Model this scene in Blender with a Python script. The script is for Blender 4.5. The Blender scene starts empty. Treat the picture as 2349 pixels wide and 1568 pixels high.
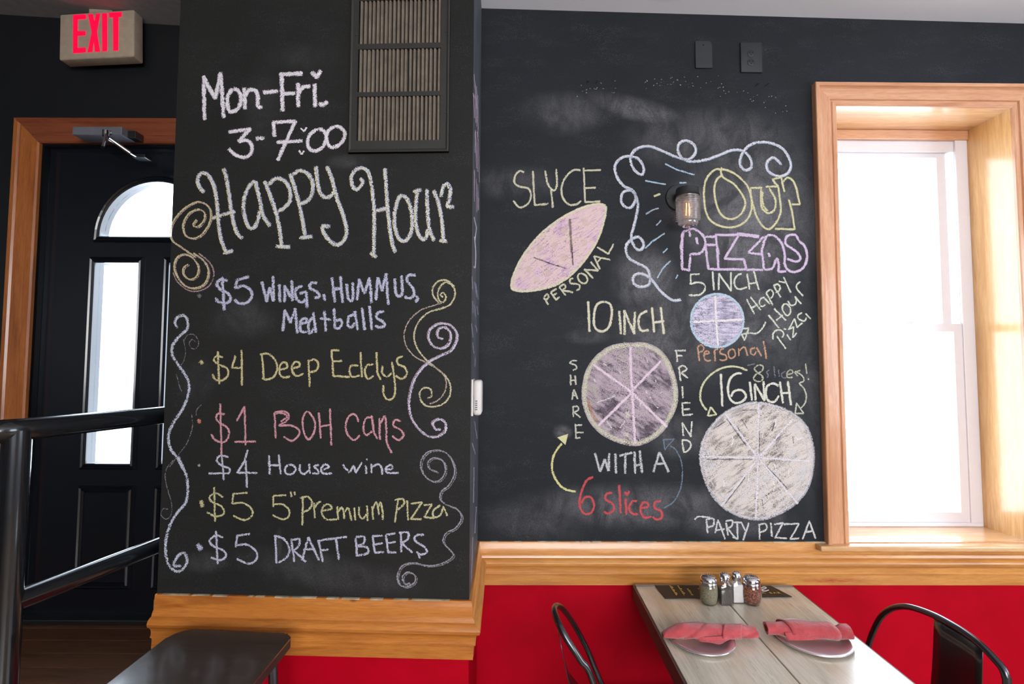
import bpy, bmesh, math, random
from mathutils import Vector, Matrix
random.seed(7)
PI = math.pi
SC = bpy.context.scene
COL = SC.collection

# ------------------------------------------------------------------ camera, sky, lights, exposure
FPX, HORIZON, ROLL = 1130.0, 842.0, 0.004
CAM = Vector((0, 0, 1.55))
_p = math.atan((HORIZON - 784.0) / FPX)
_f = Vector((0, math.cos(_p), math.sin(_p)))
_r0 = Vector((1, 0, 0)); _u0 = _r0.cross(_f)
_r = _r0 * math.cos(ROLL) + _u0 * math.sin(ROLL)
_u = _u0 * math.cos(ROLL) - _r0 * math.sin(ROLL)
cd = bpy.data.cameras.new('camera'); cam = bpy.data.objects.new('camera', cd); COL.objects.link(cam)
cd.sensor_width = 36; cd.lens = 36 * FPX / 2349; cd.clip_start = 0.02
cam.matrix_world = Matrix((( _r.x, _u.x, -_f.x, CAM.x), (_r.y, _u.y, -_f.y, CAM.y), (_r.z, _u.z, -_f.z, CAM.z), (0, 0, 0, 1)))
cd.dof.use_dof = True; cd.dof.focus_distance = 1.6; cd.dof.aperture_fstop = 3.2
SC.camera = cam
SC.view_settings.view_transform = 'Standard'; SC.view_settings.look = 'None'
SC.view_settings.gamma = 1; SC.view_settings.use_curve_mapping = False
SC.view_settings.exposure = 0.0
SC.cycles.use_denoising = True
SC.cycles.transparent_max_bounces = 24
SC.cycles.max_bounces = 8
SC.cycles.sample_clamp_indirect = 6.0

w = bpy.data.worlds.new('world'); SC.world = w; w.use_nodes = True
bg = w.node_tree.nodes['Background']
bg.inputs['Color'].default_value = (0.80, 0.90, 1.0, 1); bg.inputs['Strength'].default_value = 9.0

def area(name, loc, target, sx, sy, power, color):
    l = bpy.data.lights.new(name, 'AREA'); l.shape = 'RECTANGLE'; l.size = sx; l.size_y = sy
    l.energy = power; l.color = color
    o = bpy.data.objects.new(name, l); COL.objects.link(o); o.location = loc
    o.rotation_euler = (Vector(target) - Vector(loc)).to_track_quat('-Z', 'Y').to_euler()
    return o
# daylight coming in through the shop windows behind the camera and the two windows in the picture
area('daylight_shop_window', (1.0, -3.56, 2.05), (0.9, 1.9, 1.75), 2.7, 1.5, 112, (1.0, 0.94, 0.88))
area('daylight_side_window', (3.58, -0.35, 1.75), (0.0, 0.6, 1.3), 1.7, 1.4, 8, (0.72, 0.85, 1.0))

# ------------------------------------------------------------------ picture -> place helpers
def ray(px, py):
    return (_f * FPX + _r * (px - 1174.5) + _u * (784.0 - py)).normalized()
def hit(px, py, O, n):
    d = ray(px, py); t = (O - CAM).dot(n) / d.dot(n); return CAM + d * t
def aty(px, py, y): return hit(px, py, Vector((0, y, 0)), Vector((0, 1, 0)))
def atx(px, py, x): return hit(px, py, Vector((x, 0, 0)), Vector((1, 0, 0)))
def atz(px, py, z): return hit(px, py, Vector((0, 0, z)), Vector((0, 0, 1)))
class Fr:
    def __init__(s, O, ux, n): s.O, s.ux, s.n = O, ux.normalized(), n.normalized()
    def P(s, u, z, d=0): v = s.O + s.ux * u + s.n * d; return Vector((v.x, v.y, z))
    def uz(s, px, py, d=0):
        h = hit(px, py, s.O + s.n * d, s.n); return ((h - s.O).dot(s.ux), h.z)
    def px(s, px, py, d=0): return hit(px, py, s.O + s.n * d, s.n)
YB, YA, YD = 1.87, 1.405, 2.12
a_, b_ = 0.037, 0.008
oA = aty(1080.5, 842, YA); oA.z = 0
FA = Fr(oA, Vector((math.cos(a_), -math.sin(a_), 0)), Vector((-math.sin(a_), -math.cos(a_), 0)))
oB = aty(1098.5, 842, YB); oB.z = 0
FB = Fr(oB, Vector((math.cos(b_), math.sin(b_), 0)), Vector((math.sin(b_), -math.cos(b_), 0)))
uS = oB - oA
FS = Fr(oA, uS, Vector((uS.y, -uS.x, 0)))
FD = Fr(Vector((0, YD, 0)), Vector((1, 0, 0)), Vector((0, -1, 0)))

# ------------------------------------------------------------------ objects
def tag(o, label=None, cat=None, group=None, kind=None):
    if label: o['label'] = label
    if cat: o['category'] = cat
    if group: o['group'] = group
    if kind: o['kind'] = kind
    return o
def thing(name, loc, label, cat, group=None, kind=None):
    o = bpy.data.objects.new(name, None); COL.objects.link(o); o.location = loc; o.empty_display_size = 0.05
    return tag(o, label, cat, group, kind)
def wloc(o):
    v = Vector((0, 0, 0))
    while o: v += Vector(o.location); o = o.parent
    return v
def link(name, me, mat, parent=None, smooth=None, origin=None):
    """mesh given in world coordinates; becomes a child of parent, or top level with its origin given"""
    base = wloc(parent) if parent else (Vector(origin) if origin else Vector((0, 0, 0)))
    if parent and origin: base = Vector(origin)
    me.transform(Matrix.Translation(-base))
    o = bpy.data.objects.new(name, me); COL.objects.link(o)
    if parent:
        o.parent = parent; o.location = base - wloc(parent)
    else: o.location = base
    if not isinstance(mat, (list, tuple)): mat = [mat]
    for m in mat: me.materials.append(m)
    if smooth is not None:
        for p in me.polygons: p.use_smooth = True
        try: me.set_sharp_from_angle(angle=math.radians(smooth))
        except Exception: pass
    return o
def obj(name, bm, mat, parent=None, smooth=None, origin=None):
    bmesh.ops.recalc_face_normals(bm, faces=bm.faces)
    me = bpy.data.meshes.new(name); bm.to_mesh(me); bm.free()
    return link(name, me, mat, parent, smooth, origin)
def BM(): return bmesh.new()
def hexa(bm, pts, mi=0):
    """8 points: bottom loop 0-3, top loop 4-7"""
    v = [bm.verts.new(p) for p in pts]; fs = []
    for q in ((3, 2, 1, 0), (4, 5, 6, 7), (0, 1, 5, 4), (1, 2, 6, 5), (2, 3, 7, 6), (3, 0, 4, 7)):
        f = bm.faces.new([v[i] for i in q]); f.material_index = mi; fs.append(f)
    return v, fs
def bev(bm, fs, r, seg=2):
    es = {e for f in fs for e in f.edges}
    bmesh.ops.bevel(bm, geom=list(es), offset=r, segments=seg, affect='EDGES', profile=0.5, clamp_overlap=True)
def box(bm, x0, x1, y0, y1, z0, z1, b=0, mi=0, seg=2):
    v, fs = hexa(bm, [(x0, y0, z0), (x1, y0, z0), (x1, y1, z0), (x0, y1, z0), (x0, y0, z1), (x1, y0, z1), (x1, y1, z1), (x0, y1, z1)], mi)
    if b: bev(bm, fs, b, seg)
def fbox(bm, F, u0, u1, z0, z1, d0, d1, b=0, mi=0, seg=2):
    P = F.P
    v, fs = hexa(bm, [P(u0, z0, d1), P(u1, z0, d1), P(u1, z0, d0), P(u0, z0, d0), P(u0, z1, d1), P(u1, z1, d1), P(u1, z1, d0), P(u0, z1, d0)], mi)
    if b: bev(bm, fs, b, seg)
def lathe(bm, prof, M=None, n=32, caps=True, mi=0):
    M = M or Matrix.Identity(4); rings = []
    for r, z in prof:
        rings.append([bm.verts.new(M @ Vector((r * math.cos(2 * PI * i / n), r * math.sin(2 * PI * i / n), z))) for i in range(n)])
    for k in range(len(rings) - 1):
        for i in range(n):
            f = bm.faces.new((rings[k][i], rings[k][(i + 1) % n], rings[k + 1][(i + 1) % n], rings[k + 1][i])); f.material_index = mi
    if caps:
        bm.faces.new(rings[0][::-1]).material_index = mi; bm.faces.new(rings[-1]).material_index = mi
def tube(bm, pts, r, n=12, flat=1.0):
    pts = [Vector(p) for p in pts]; rings = []; N = len(pts)
    rad = r if isinstance(r, (list, tuple)) else [r] * N
    t0 = (pts[1] - pts[0]).normalized()
    nrm = t0.orthogonal().normalized()
    for i, p in enumerate(pts):
        t = (pts[min(i + 1, N - 1)] - pts[max(i - 1, 0)]).normalized()
        nrm = (nrm - t * nrm.dot(t)).normalized(); bn = t.cross(nrm)
        rings.append([bm.verts.new(p + (nrm * math.cos(2 * PI * k / n) + bn * math.sin(2 * PI * k / n) * flat) * rad[i]) for k in range(n)])
    for a, b in zip(rings, rings[1:]):
        for k in range(n): bm.faces.new((a[k], a[(k + 1) % n], b[(k + 1) % n], b[k]))
    bm.faces.new(rings[0][::-1]); bm.faces.new(rings[-1])
def cat(pts, step=None, n=8, closed=False):
    """Catmull-Rom through pts"""
    P = [Vector(p) for p in pts]; out = []
    if len(P) < 3: return P
    m = len(P)
    for i in range(m - 1):
        p1, p2 = P[i], P[i + 1]
        p0 = P[i - 1] if i > 0 else (P[-2] if closed else p1 + (p1 - p2))
        p3 = P[i + 2] if i + 2 < m else (P[1] if closed else p2 + (p2 - p1))
        k = max(2, int((p2 - p1).length / step)) if step else n
        for j in range(k):
            t = j / k
            out.append(0.5 * ((2 * p1) + (p2 - p0) * t + (2 * p0 - 5 * p1 + 4 * p2 - p3) * t * t + (3 * p1 - p0 - 3 * p2 + p3) * t ** 3))
    out.append(P[-1]); return out
def plate(F, loops, d0, d1, name='plate'):
    """flat sheet with holes: loops of (u, z), thickness from d0 to d1 (out of the wall)"""
    cu = bpy.data.curves.new(name, 'CURVE'); cu.dimensions = '2D'; cu.fill_mode = 'BOTH'; cu.extrude = abs(d1 - d0) / 2
    for L in loops:
        s = cu.splines.new('POLY'); s.points.add(len(L) - 1); s.use_cyclic_u = True
        for q, (u, z) in zip(s.points, L): q.co = (u, z, 0, 1)
    o = bpy.data.objects.new(name, cu); COL.objects.link(o)
    dg = bpy.context.evaluated_depsgraph_get(); dg.update()
    me = bpy.data.meshes.new_from_object(o.evaluated_get(dg))
    bpy.data.objects.remove(o); bpy.data.curves.remove(cu)
    me.materials.clear()
    dm = (d0 + d1) / 2
    for v in me.vertices: v.co = F.P(v.co.x, v.co.y, dm + v.co.z)
    return me
def rectloop(u0, u1, z0, z1): return [(u0, z0), (u1, z0), (u1, z1), (u0, z1)]
def sweep(bm, F, path, prof, closed=False):
    """mitred moulding in the plane of F: path of (u, z), profile of (sideways, out)"""
    n = len(path); rings = []
    for i in range(n):
        p = Vector(path[i])
        a = Vector(path[i - 1]) if (i > 0 or closed) else None
        b = Vector(path[(i + 1) % n]) if (i < n - 1 or closed) else None
        d1 = (p - a).normalized() if a is not None else (b - p).normalized()
        d2 = (b - p).normalized() if b is not None else d1
        n1 = Vector((-d1.y, d1.x)); n2 = Vector((-d2.y, d2.x)); m = (n1 + n2).normalized(); m /= max(0.3, m.dot(n1))
        rings.append([bm.verts.new(F.P(p.x + m.x * s, p.y + m.y * s, d)) for s, d in prof])
    k = len(prof)
    for i in range(n if closed else n - 1):
        A, B = rings[i], rings[(i + 1) % n]
        for j in range(k): bm.faces.new((A[j], A[(j + 1) % k], B[(j + 1) % k], B[j]))
    if not closed: bm.faces.new(rings[0][::-1]); bm.faces.new(rings[-1])

# ------------------------------------------------------------------ materials
def srgb(c):
    return tuple(((x / 255) / 12.92 if x / 255 <= 0.04045 else ((x / 255 + 0.055) / 1.055) ** 2.4) for x in c) + (1,)
class NT:
    def __init__(s, name):
        s.m = bpy.data.materials.new(name); s.m.use_nodes = True; s.t = s.m.node_tree
        s.b = s.t.nodes['Principled BSDF']; s.out = s.t.nodes['Material Output']
    def n(s, typ, **kw):
        o = s.t.nodes.new(typ)
        for k, v in kw.items():
            if k.startswith('_'): setattr(o, k[1:], v)
            else:
                key = k.replace('__', ' ')
                o.inputs[int(key[1:]) if key[0] == 'i' and key[1:].isdigit() else key].default_value = v
        return o
    def l(s, a, b): s.t.links.new(a, b)
    def math(s, op, a, b=None, clamp=False):
        o = s.t.nodes.new('ShaderNodeMath'); o.operation = op; o.use_clamp = clamp
        for i, v in enumerate((a, b)):
            if v is None: continue
            if isinstance(v, (int, float)): o.inputs[i].default_value = v
            else: s.l(v, o.inputs[i])
        return o.outputs[0]
    def pos(s):
        return s.n('ShaderNodeNewGeometry').outputs['Position']
    def mapping(s, vec, scale=(1, 1, 1), rot=(0, 0, 0), loc=(0, 0, 0)):
        o = s.n('ShaderNodeMapping'); o.inputs['Scale'].default_value = scale; o.inputs['Rotation'].default_value = rot; o.inputs['Location'].default_value = loc
        s.l(vec, o.inputs['Vector']); return o.outputs[0]
    def noise(s, vec, scale, detail=3, rough=0.55, dist=0.0):
        o = s.n('ShaderNodeTexNoise', Scale=scale, Detail=detail, Roughness=rough, Distortion=dist); s.l(vec, o.inputs['Vector']); return o.outputs[0]
    def ramp(s, fac, *st):
        o = s.n('ShaderNodeValToRGB'); e = o.color_ramp.elements
        while len(e) < len(st): e.new(0.5)
        for el, (p, c) in zip(e, st): el.position = p; el.color = c if len(c) == 4 else tuple(c) + (1,)
        s.l(fac, o.inputs[0]); return o.outputs[0]
    def mrange(s, v, a, b, c=0.0, d=1.0, smooth=False):
        o = s.n('ShaderNodeMapRange'); o.inputs[1].default_value = a; o.inputs[2].default_value = b; o.inputs[3].default_value = c; o.inputs[4].default_value = d
        if smooth: o.interpolation_type = 'SMOOTHSTEP'
        s.l(v, o.inputs[0]); return o.outputs[0]
    def mix(s, fac, a, b, blend='MIX'):
        o = s.n('ShaderNodeMix', _data_type='RGBA', _blend_type=blend)
        for i, v in ((0, fac), (6, a), (7, b)):
            if isinstance(v, (int, float, tuple)): o.inputs[i].default_value = v
            else: s.l(v, o.inputs[i])
        return o.outputs[2]
    def bump(s, h, strength=0.3, dist=0.002):
        o = s.n('ShaderNodeBump', Strength=strength, Distance=dist); s.l(h, o.inputs['Height']); s.l(o.outputs[0], s.b.inputs['Normal']); return o
    def base(s, c):
        if isinstance(c, tuple): s.b.inputs['Base Color'].default_value = c
        else: s.l(c, s.b.inputs['Base Color'])
    def set(s, **k):
        for a, v in k.items(): s.b.inputs[a.replace('__', ' ')].default_value = v
        return s
def simple(name, c, rough=0.5, metal=0.0, coat=0.0, bump=None, vary=0.06):
    N = NT(name); p = N.pos(); nz = N.noise(p, 30, 4)
    d = tuple(x * (1 - vary * 3) for x in c[:3]) + (1,)
    N.base(N.ramp(nz, (0.3, d), (0.7, c))); N.set(Roughness=rough, Metallic=metal)
    if coat: N.set(Coat__Weight=coat, Coat__Roughness=0.12)
    if bump: N.bump(N.noise(p, bump[0], 4), bump[1])
    return N.m
def wood(name, dark, light, axis='x', rough=0.34, coat=0.35, scale=1.0, knots=True, extra=None, bump=0.12):
    N = NT(name); p = N.pos()
    k = {'x': (1.2, 16, 16), 'z': (16, 16, 1.2), 'y': (16, 1.2, 16)}[axis]
    v = N.mapping(p, tuple(q * scale for q in k))
    g = N.noise(v, 2.2, 6, 0.6, 0.6); fine = N.noise(N.mapping(p, tuple(q * 5 * scale for q in k)), 4, 3, 0.6)
    c = N.ramp(g, (0.30, dark), (0.46, tuple((a + 2 * b) / 3 for a, b in zip(dark, light))), (0.62, light), (0.78, tuple(0.55 * a + 0.45 * b for a, b in zip(dark, light))))
    c = N.mix(N.mrange(fine, 0.42, 0.68, 0.0, 0.5), c, dark)
    blot = N.noise(N.mapping(p, tuple(q ** 0.5 for q in k)), 2.2, 2)
    c = N.mix(N.mrange(blot, 0.48, 0.68, 0, 0.5), c, tuple(x * y_ for x, y_ in zip(light[:3], (.72, .62, .5))) + (1,))
    if knots:
        vo = N.n('ShaderNodeTexVoronoi', Scale=2.6); N.l(N.mapping(p, {'x': (1, 1.9, 1.9), 'z': (1.9, 1.9, 1), 'y': (1.9, 1, 1.9)}[axis]), vo.inputs['Vector'])
        c = N.mix(N.mrange(vo.outputs['Distance'], 0.012, 0.035, 0.75, 0.0), c, tuple(x * 0.35 for x in dark[:3]) + (1,))
    if extra: c = extra(N, p, c)
    N.base(c); N.set(Roughness=rough, Coat__Weight=coat, Coat__Roughness=0.15)
    N.bump(fine, bump, 0.001); return N.m
def smudges(N, p, c, blobs, col):
    """rubbed-out chalk left on the board: patches given where they stand"""
    tot = None
    grain = N.noise(p, 260, 3, 0.7); streak = N.noise(N.mapping(p, (5, 5, 3), (0, 0.7, 0)), 2.2, 4, 0.6, 0.9)
    for (P, rx, rz, s, rot) in blobs:
        m = N.n('ShaderNodeMapping', _vector_type='TEXTURE'); m.inputs['Location'].default_value = P; m.inputs['Rotation'].default_value = (0, rot, 0); m.inputs['Scale'].default_value = (rx, 10, rz)
        N.l(p, m.inputs['Vector'])
        q = N.n('ShaderNodeVectorMath', _operation='LENGTH'); N.l(m.outputs[0], q.inputs[0])
        f = N.mrange(q.outputs['Value'], 0.25, 1.05, s, 0.0, smooth=True)
        tot = f if tot is None else N.math('MAXIMUM', tot, f)
    t = N.math('MULTIPLY', tot, N.mrange(streak, 0.36, 0.66, 0.25, 1.15))
    t = N.math('MULTIPLY', t, N.mrange(grain, 0.36, 0.66, 0.55, 1.3))
    return N.mix(t, c, col)
def board(name, base, blobs, rough=0.62, dust=0.05):
    N = NT(name); p = N.pos()
    n1 = N.noise(p, 3.0, 4, 0.6); n2 = N.noise(p, 400, 2, 0.7); n3 = N.noise(N.mapping(p, (3, 3, 9)), 2, 5, 0.7)
    c = N.ramp(n1, (0.3, tuple(x * 0.85 for x in base[:3]) + (1,)), (0.7, tuple(x * 1.15 for x in base[:3]) + (1,)))
    c = N.mix(N.math('MULTIPLY', N.mrange(n2, 0.5, 0.75), N.mrange(n3, 0.5, 0.7, 0.02, dust * 2.4)), c, (0.55, 0.54, 0.56, 1))
    c = smudges(N, p, c, blobs, (0.42, 0.40, 0.42, 1))
    N.base(c); N.set(Roughness=rough, Specular__IOR__Level=0.16); N.bump(N.noise(p, 120, 3), 0.10, 0.001); return N.m

def blob(F, px, py, rx, ry, s, rot=0.0):
    h = F.px(px, py); k = (h - CAM).length / ((ray(px, py)).dot(_f) and 1 / ray(px, py).dot(_f)) / FPX
    k = (h - CAM).dot(_f) / FPX
    return (h, rx * k, ry * k, s, rot)
blobsB = [blob(FB, 1720, 500, 190, 260, 0.26), blob(FB, 1480, 640, 95, 90, 0.26, 0.3), blob(FB, 1560, 760, 180, 150, 0.20), blob(FB, 1460, 250, 140, 34, 0.20, 0.25),
          blob(FB, 1290, 260, 120, 60, 0.14), blob(FB, 1640, 320, 230, 90, 0.16), blob(FB, 1760, 740, 120, 130, 0.22), blob(FB, 1180, 420, 130, 50, 0.10),
          blob(FB, 1460, 1160, 320, 60, 0.20), blob(FB, 1290, 990, 26, 20, 0.42), blob(FB, 1555, 1000, 110, 60, 0.12), blob(FB, 1690, 1190, 160, 55, 0.16),
          blob(FB, 1350, 770, 60, 24, 0.14), blob(FB, 1840, 900, 60, 320, 0.10), blob(FB, 1250, 1190, 170, 60, 0.10), blob(FB, 1590, 470, 75, 75, 0.22)]
blobsA = [blob(FA, 560, 730, 90, 60, 0.10), blob(FA, 740, 1310, 260, 50, 0.12, 0.15), blob(FA, 600, 260, 60, 130, 0.06), blob(FA, 640, 1250, 10, 45, 0.30),
          blob(FA, 470, 1290, 70, 30, 0.14), blob(FA, 700, 130, 120, 40, 0.05), blob(FA, 450, 870, 60, 60, 0.08), blob(FA, 800, 370, 60, 22, 0.12)]
blobsA = [(p_, a1, a2, q_ * 0.55, w_) for p_, a1, a2, q_, w_ in blobsA]
M_boardA = board('chalkboard_paint_pillar', (0.0135, 0.0130, 0.0120, 1), blobsA, dust=0.03)
M_boardB = board('chalkboard_paint', (0.0125, 0.0140, 0.0175, 1), blobsB)
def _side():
    N = NT('chalkboard_side_daylit'); p = N.pos()
    n = N.noise(N.mapping(p, (4, 4, 1.2)), 3, 4, 0.7); c = N.ramp(n, (0.35, (0.035, 0.04, 0.05, 1)), (0.8, (0.11, 0.12, 0.15, 1)))  # lighter and bluer than the front board: bluish side daylight put into the colour
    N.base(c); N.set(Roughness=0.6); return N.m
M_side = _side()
M_dark = simple('black_wall_paint', (0.008, 0.009, 0.011, 1), 0.45, bump=(90, 0.1))
def _red():
    N = NT('red_wall_paint'); p = N.pos(); n = N.noise(p, 6, 3)
    N.base(N.ramp(n, (0.3, (0.34, 0.0, 0.008, 1)), (0.7, (0.42, 0.0, 0.011, 1)))); N.set(Roughness=0.5, Specular__IOR__Level=0.08); N.bump(N.noise(p, 110, 3), 0.10, 0.001); return N.m
M_red = _red()
def _ceil():
    N = NT('ceiling_plaster'); p = N.pos(); n = N.noise(N.mapping(p, (0.9, 2.2, 1)), 1.5, 2, 0.5)
    c = N.ramp(n, (0.34, (0.62, 0.63, 0.68, 1)), (0.46, (0.86, 0.87, 0.93, 1)), (0.75, (0.90, 0.91, 0.97, 1)))
    N.base(c); N.set(Roughness=0.8); N.bump(N.noise(p, 60, 4), 0.25, 0.002); return N.m
M_ceil = _ceil()
def redsmear(N, p, c):
    h = FB.px(1905, 1327); k = 1.86 / FPX
    m = N.n('ShaderNodeMapping', _vector_type='TEXTURE'); m.inputs['Location'].default_value = h; m.inputs['Scale'].default_value = (95 * k, 10, 5 * k)
    N.l(p, m.inputs['Vector']); q = N.n('ShaderNodeVectorMath', _operation='LENGTH'); N.l(m.outputs[0], q.inputs[0])
    f = N.math('MULTIPLY', N.mrange(q.outputs['Value'], 0.2, 1.0, 1.0, 0.0), N.mrange(N.noise(N.mapping(p, (10, 10, 60)), 3, 3), 0.35, 0.6))
    return N.mix(f, c, (0.40, 0.02, 0.015, 1))
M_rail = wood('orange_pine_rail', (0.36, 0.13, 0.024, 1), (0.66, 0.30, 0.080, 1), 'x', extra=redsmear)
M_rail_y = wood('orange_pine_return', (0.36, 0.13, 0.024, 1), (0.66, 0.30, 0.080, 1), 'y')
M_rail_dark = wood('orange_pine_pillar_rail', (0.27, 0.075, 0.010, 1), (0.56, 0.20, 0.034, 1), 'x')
M_case_v = wood('pine_casing_upright', (0.42, 0.17, 0.075, 1), (0.64, 0.34, 0.19, 1), 'z', knots=False)
M_case_h = wood('pine_casing_head', (0.42, 0.17, 0.075, 1), (0.64, 0.34, 0.19, 1), 'x', knots=False)
M_reveal_v = wood('varnished_pine_board_upright', (0.52, 0.25, 0.08, 1), (0.74, 0.46, 0.20, 1), 'z', rough=0.22, coat=0.6, scale=0.7)
M_reveal_h = wood('varnished_pine_board_flat', (0.52, 0.25, 0.10, 1), (0.74, 0.46, 0.24, 1), 'x', rough=0.2, coat=0.6, scale=0.7)
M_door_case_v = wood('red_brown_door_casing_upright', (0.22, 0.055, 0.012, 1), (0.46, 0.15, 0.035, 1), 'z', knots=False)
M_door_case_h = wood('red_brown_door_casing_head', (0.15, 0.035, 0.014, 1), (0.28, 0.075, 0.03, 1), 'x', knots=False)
M_vinyl = simple('white_vinyl', (0.72, 0.69, 0.73, 1), 0.35, vary=0.01)
M_doorpaint = simple('blue_black_door_paint', (0.004, 0.006, 0.010, 1), 0.25, coat=0.3, bump=(60, 0.06))
M_blackmetal = simple('black_painted_metal', (0.010, 0.011, 0.013, 1), 0.34, coat=0.8)
M_pipe = simple('glossy_black_steel_pipe', (0.018, 0.02, 0.024, 1), 0.27, metal=0.7, coat=1.0)
M_gunmetal = simple('dark_gunmetal', (0.085, 0.085, 0.095, 1), 0.26, metal=0.92, coat=0.2)
M_rough_black = simple('painted_over_black_plastic', (0.015, 0.017, 0.021, 1), 0.6, bump=(160, 0.15))
M_steel = simple('chrome', (0.75, 0.75, 0.78, 1), 0.14, metal=1.0, vary=0.02)
M_alu = simple('spun_aluminium', (0.80, 0.77, 0.82, 1), 0.38, metal=0.95, vary=0.04)
M_grey = simple('grey_cast_metal', (0.24, 0.24, 0.28, 1), 0.38, metal=0.4)
M_white = simple('white_plastic', (0.60, 0.56, 0.54, 1), 0.45, vary=0.02)
M_louvre = simple('dusty_brown_louvre', (0.17, 0.135, 0.10, 1), 0.7, bump=(200, 0.6), vary=0.12)
M_vent = simple('black_vent_frame', (0.013, 0.012, 0.010, 1), 0.6, bump=(120, 0.1))
M_recess = simple('dark_recess', (0.004, 0.004, 0.004, 1), 0.9)
def _floor():
    N = NT('floor_boards'); p = N.pos(); g = N.noise(N.mapping(p, (2, 14, 1)), 2, 5)
    N.base(N.ramp(g, (0.3, (0.05, 0.02, 0.010, 1)), (0.7, (0.12, 0.05, 0.025, 1)))); N.set(Roughness=0.35); return N.m
M_floor = _floor()
M_mainfloor = wood('bounce_floor_wood', (0.22, 0.13, 0.07, 1), (0.42, 0.28, 0.17, 1), 'y', knots=False)  # floor out of view, wood lightened to bounce light up to the ceiling
def _thin(name, tint, diff, gloss_rough=0.03, spec=1.0, bumpsc=None):
    """clear glass sheet / jar wall: see-through with a fresnel reflection and a little milkiness"""
    N = NT(name); t = N.t; t.nodes.remove(N.b)
    tr = N.n('ShaderNodeBsdfTransparent', Color=tint); gl = N.n('ShaderNodeBsdfGlossy', Roughness=gloss_rough); df = N.n('ShaderNodeBsdfTranslucent', Color=(0.9, 0.88, 0.9, 1)); d2 = N.n('ShaderNodeBsdfDiffuse', Color=(0.8, 0.78, 0.82, 1))
    md = N.n('ShaderNodeMixShader', Fac=0.5); N.l(df.outputs[0], md.inputs[1]); N.l(d2.outputs[0], md.inputs[2])
    m1 = N.n('ShaderNodeMixShader', Fac=diff); N.l(tr.outputs[0], m1.inputs[1]); N.l(md.outputs[0], m1.inputs[2])
    lw = N.n('ShaderNodeLayerWeight', Blend=0.5); fr = N.math('ADD', N.math('MULTIPLY', N.math('POWER', lw.outputs['Facing'], 4.0), 0.9), 0.04); m2 = N.n('ShaderNodeMixShader'); N.l(N.math('MULTIPLY', fr, spec, True), m2.inputs[0])
    N.l(m1.outputs[0], m2.inputs[1]); N.l(gl.outputs[0], m2.inputs[2]); N.l(m2.outputs[0], N.out.inputs[0]); return N.m
M_pane = _thin('window_glass', (0.97, 0.98, 1, 1), 0.0)
M_jarglass = _thin('clear_jar_glass', (0.93, 0.95, 0.95, 1), 0.05, 0.05, 1.6)
M_ribglass = _thin('ribbed_lamp_glass', (0.90, 0.90, 0.93, 1), 0.20, 0.08, 3.0)
def emit(name, c, s):
    N = NT(name); N.base((0, 0, 0, 1)); N.b.inputs['Emission Color'].default_value = c; N.b.inputs['Emission Strength'].default_value = s; return N.m

# chalk
_ck = {}
def pale(c, k=0.25):
    m = sum(c) / 3; return tuple(x + (m - x) * k for x in c)
def chalk(rgb, cover=0.42):
    key = (rgb, cover)
    if key in _ck: return _ck[key]
    N = NT('chalk'); p = N.pos(); t = N.t
    n = N.noise(p, 480, 1.5, 0.6); n2 = N.noise(p, 60, 2, 0.6)
    uv = N.n('ShaderNodeUVMap'); sx = N.n('ShaderNodeSeparateXYZ'); N.l(uv.outputs[0], sx.inputs[0])
    e = N.math('ABSOLUTE', N.math('SUBTRACT', sx.outputs[1], 0.5))
    e = N.mrange(e, 0.18, 0.5, 0.0, 0.19)
    en = N.mrange(sx.outputs[0], 0.0, 0.35, 0.12, 0.0)
    th = N.math('ADD', N.math('ADD', e, en), cover)
    th = N.math('ADD', th, N.mrange(n2, 0.3, 0.7, -0.05, 0.05))
    a = N.mrange(N.math('SUBTRACT', n, th), -0.035, 0.035, 0.0, 0.96)
    N.l(a, N.b.inputs['Alpha']); c = srgb(pale(rgb))
    N.base(N.ramp(n2, (0.3, tuple(x * 0.8 for x in c[:3]) + (1,)), (0.65, c))); N.set(Roughness=0.95, Specular__IOR__Level=0.1)
    _ck[key] = N.m; return N.m
def chalkfill(rgbs, cover, rot=0.6, stretch=5, sc=30):
    N = NT('chalk_fill'); p = N.pos()
    g = N.noise(p, 480, 1.5, 0.6); s = N.noise(N.mapping(N.mapping(p, rot=(0, rot, 0)), (1, 1, stretch)), sc, 3, 0.6, 0.4); big = N.noise(p, 14, 2)
    cs = [srgb(pale(c, 0.4)) for c in rgbs]
    c = N.ramp(N.math('ADD', N.math('MULTIPLY', big, 0.6), N.math('MULTIPLY', s, 0.4)), *[(0.38 + 0.24 * i / (len(cs) - 1), q) for i, q in enumerate(cs)])
    th = N.math('ADD', N.mrange(s, 0.3, 0.7, 0.10, -0.10), cover)
    a = N.mrange(N.math('SUBTRACT', g, th), -0.05, 0.05, 0.18, 0.95)
    N.l(a, N.b.inputs['Alpha']); N.base(c); N.set(Roughness=0.95, Specular__IOR__Level=0.1); return N.m

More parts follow.
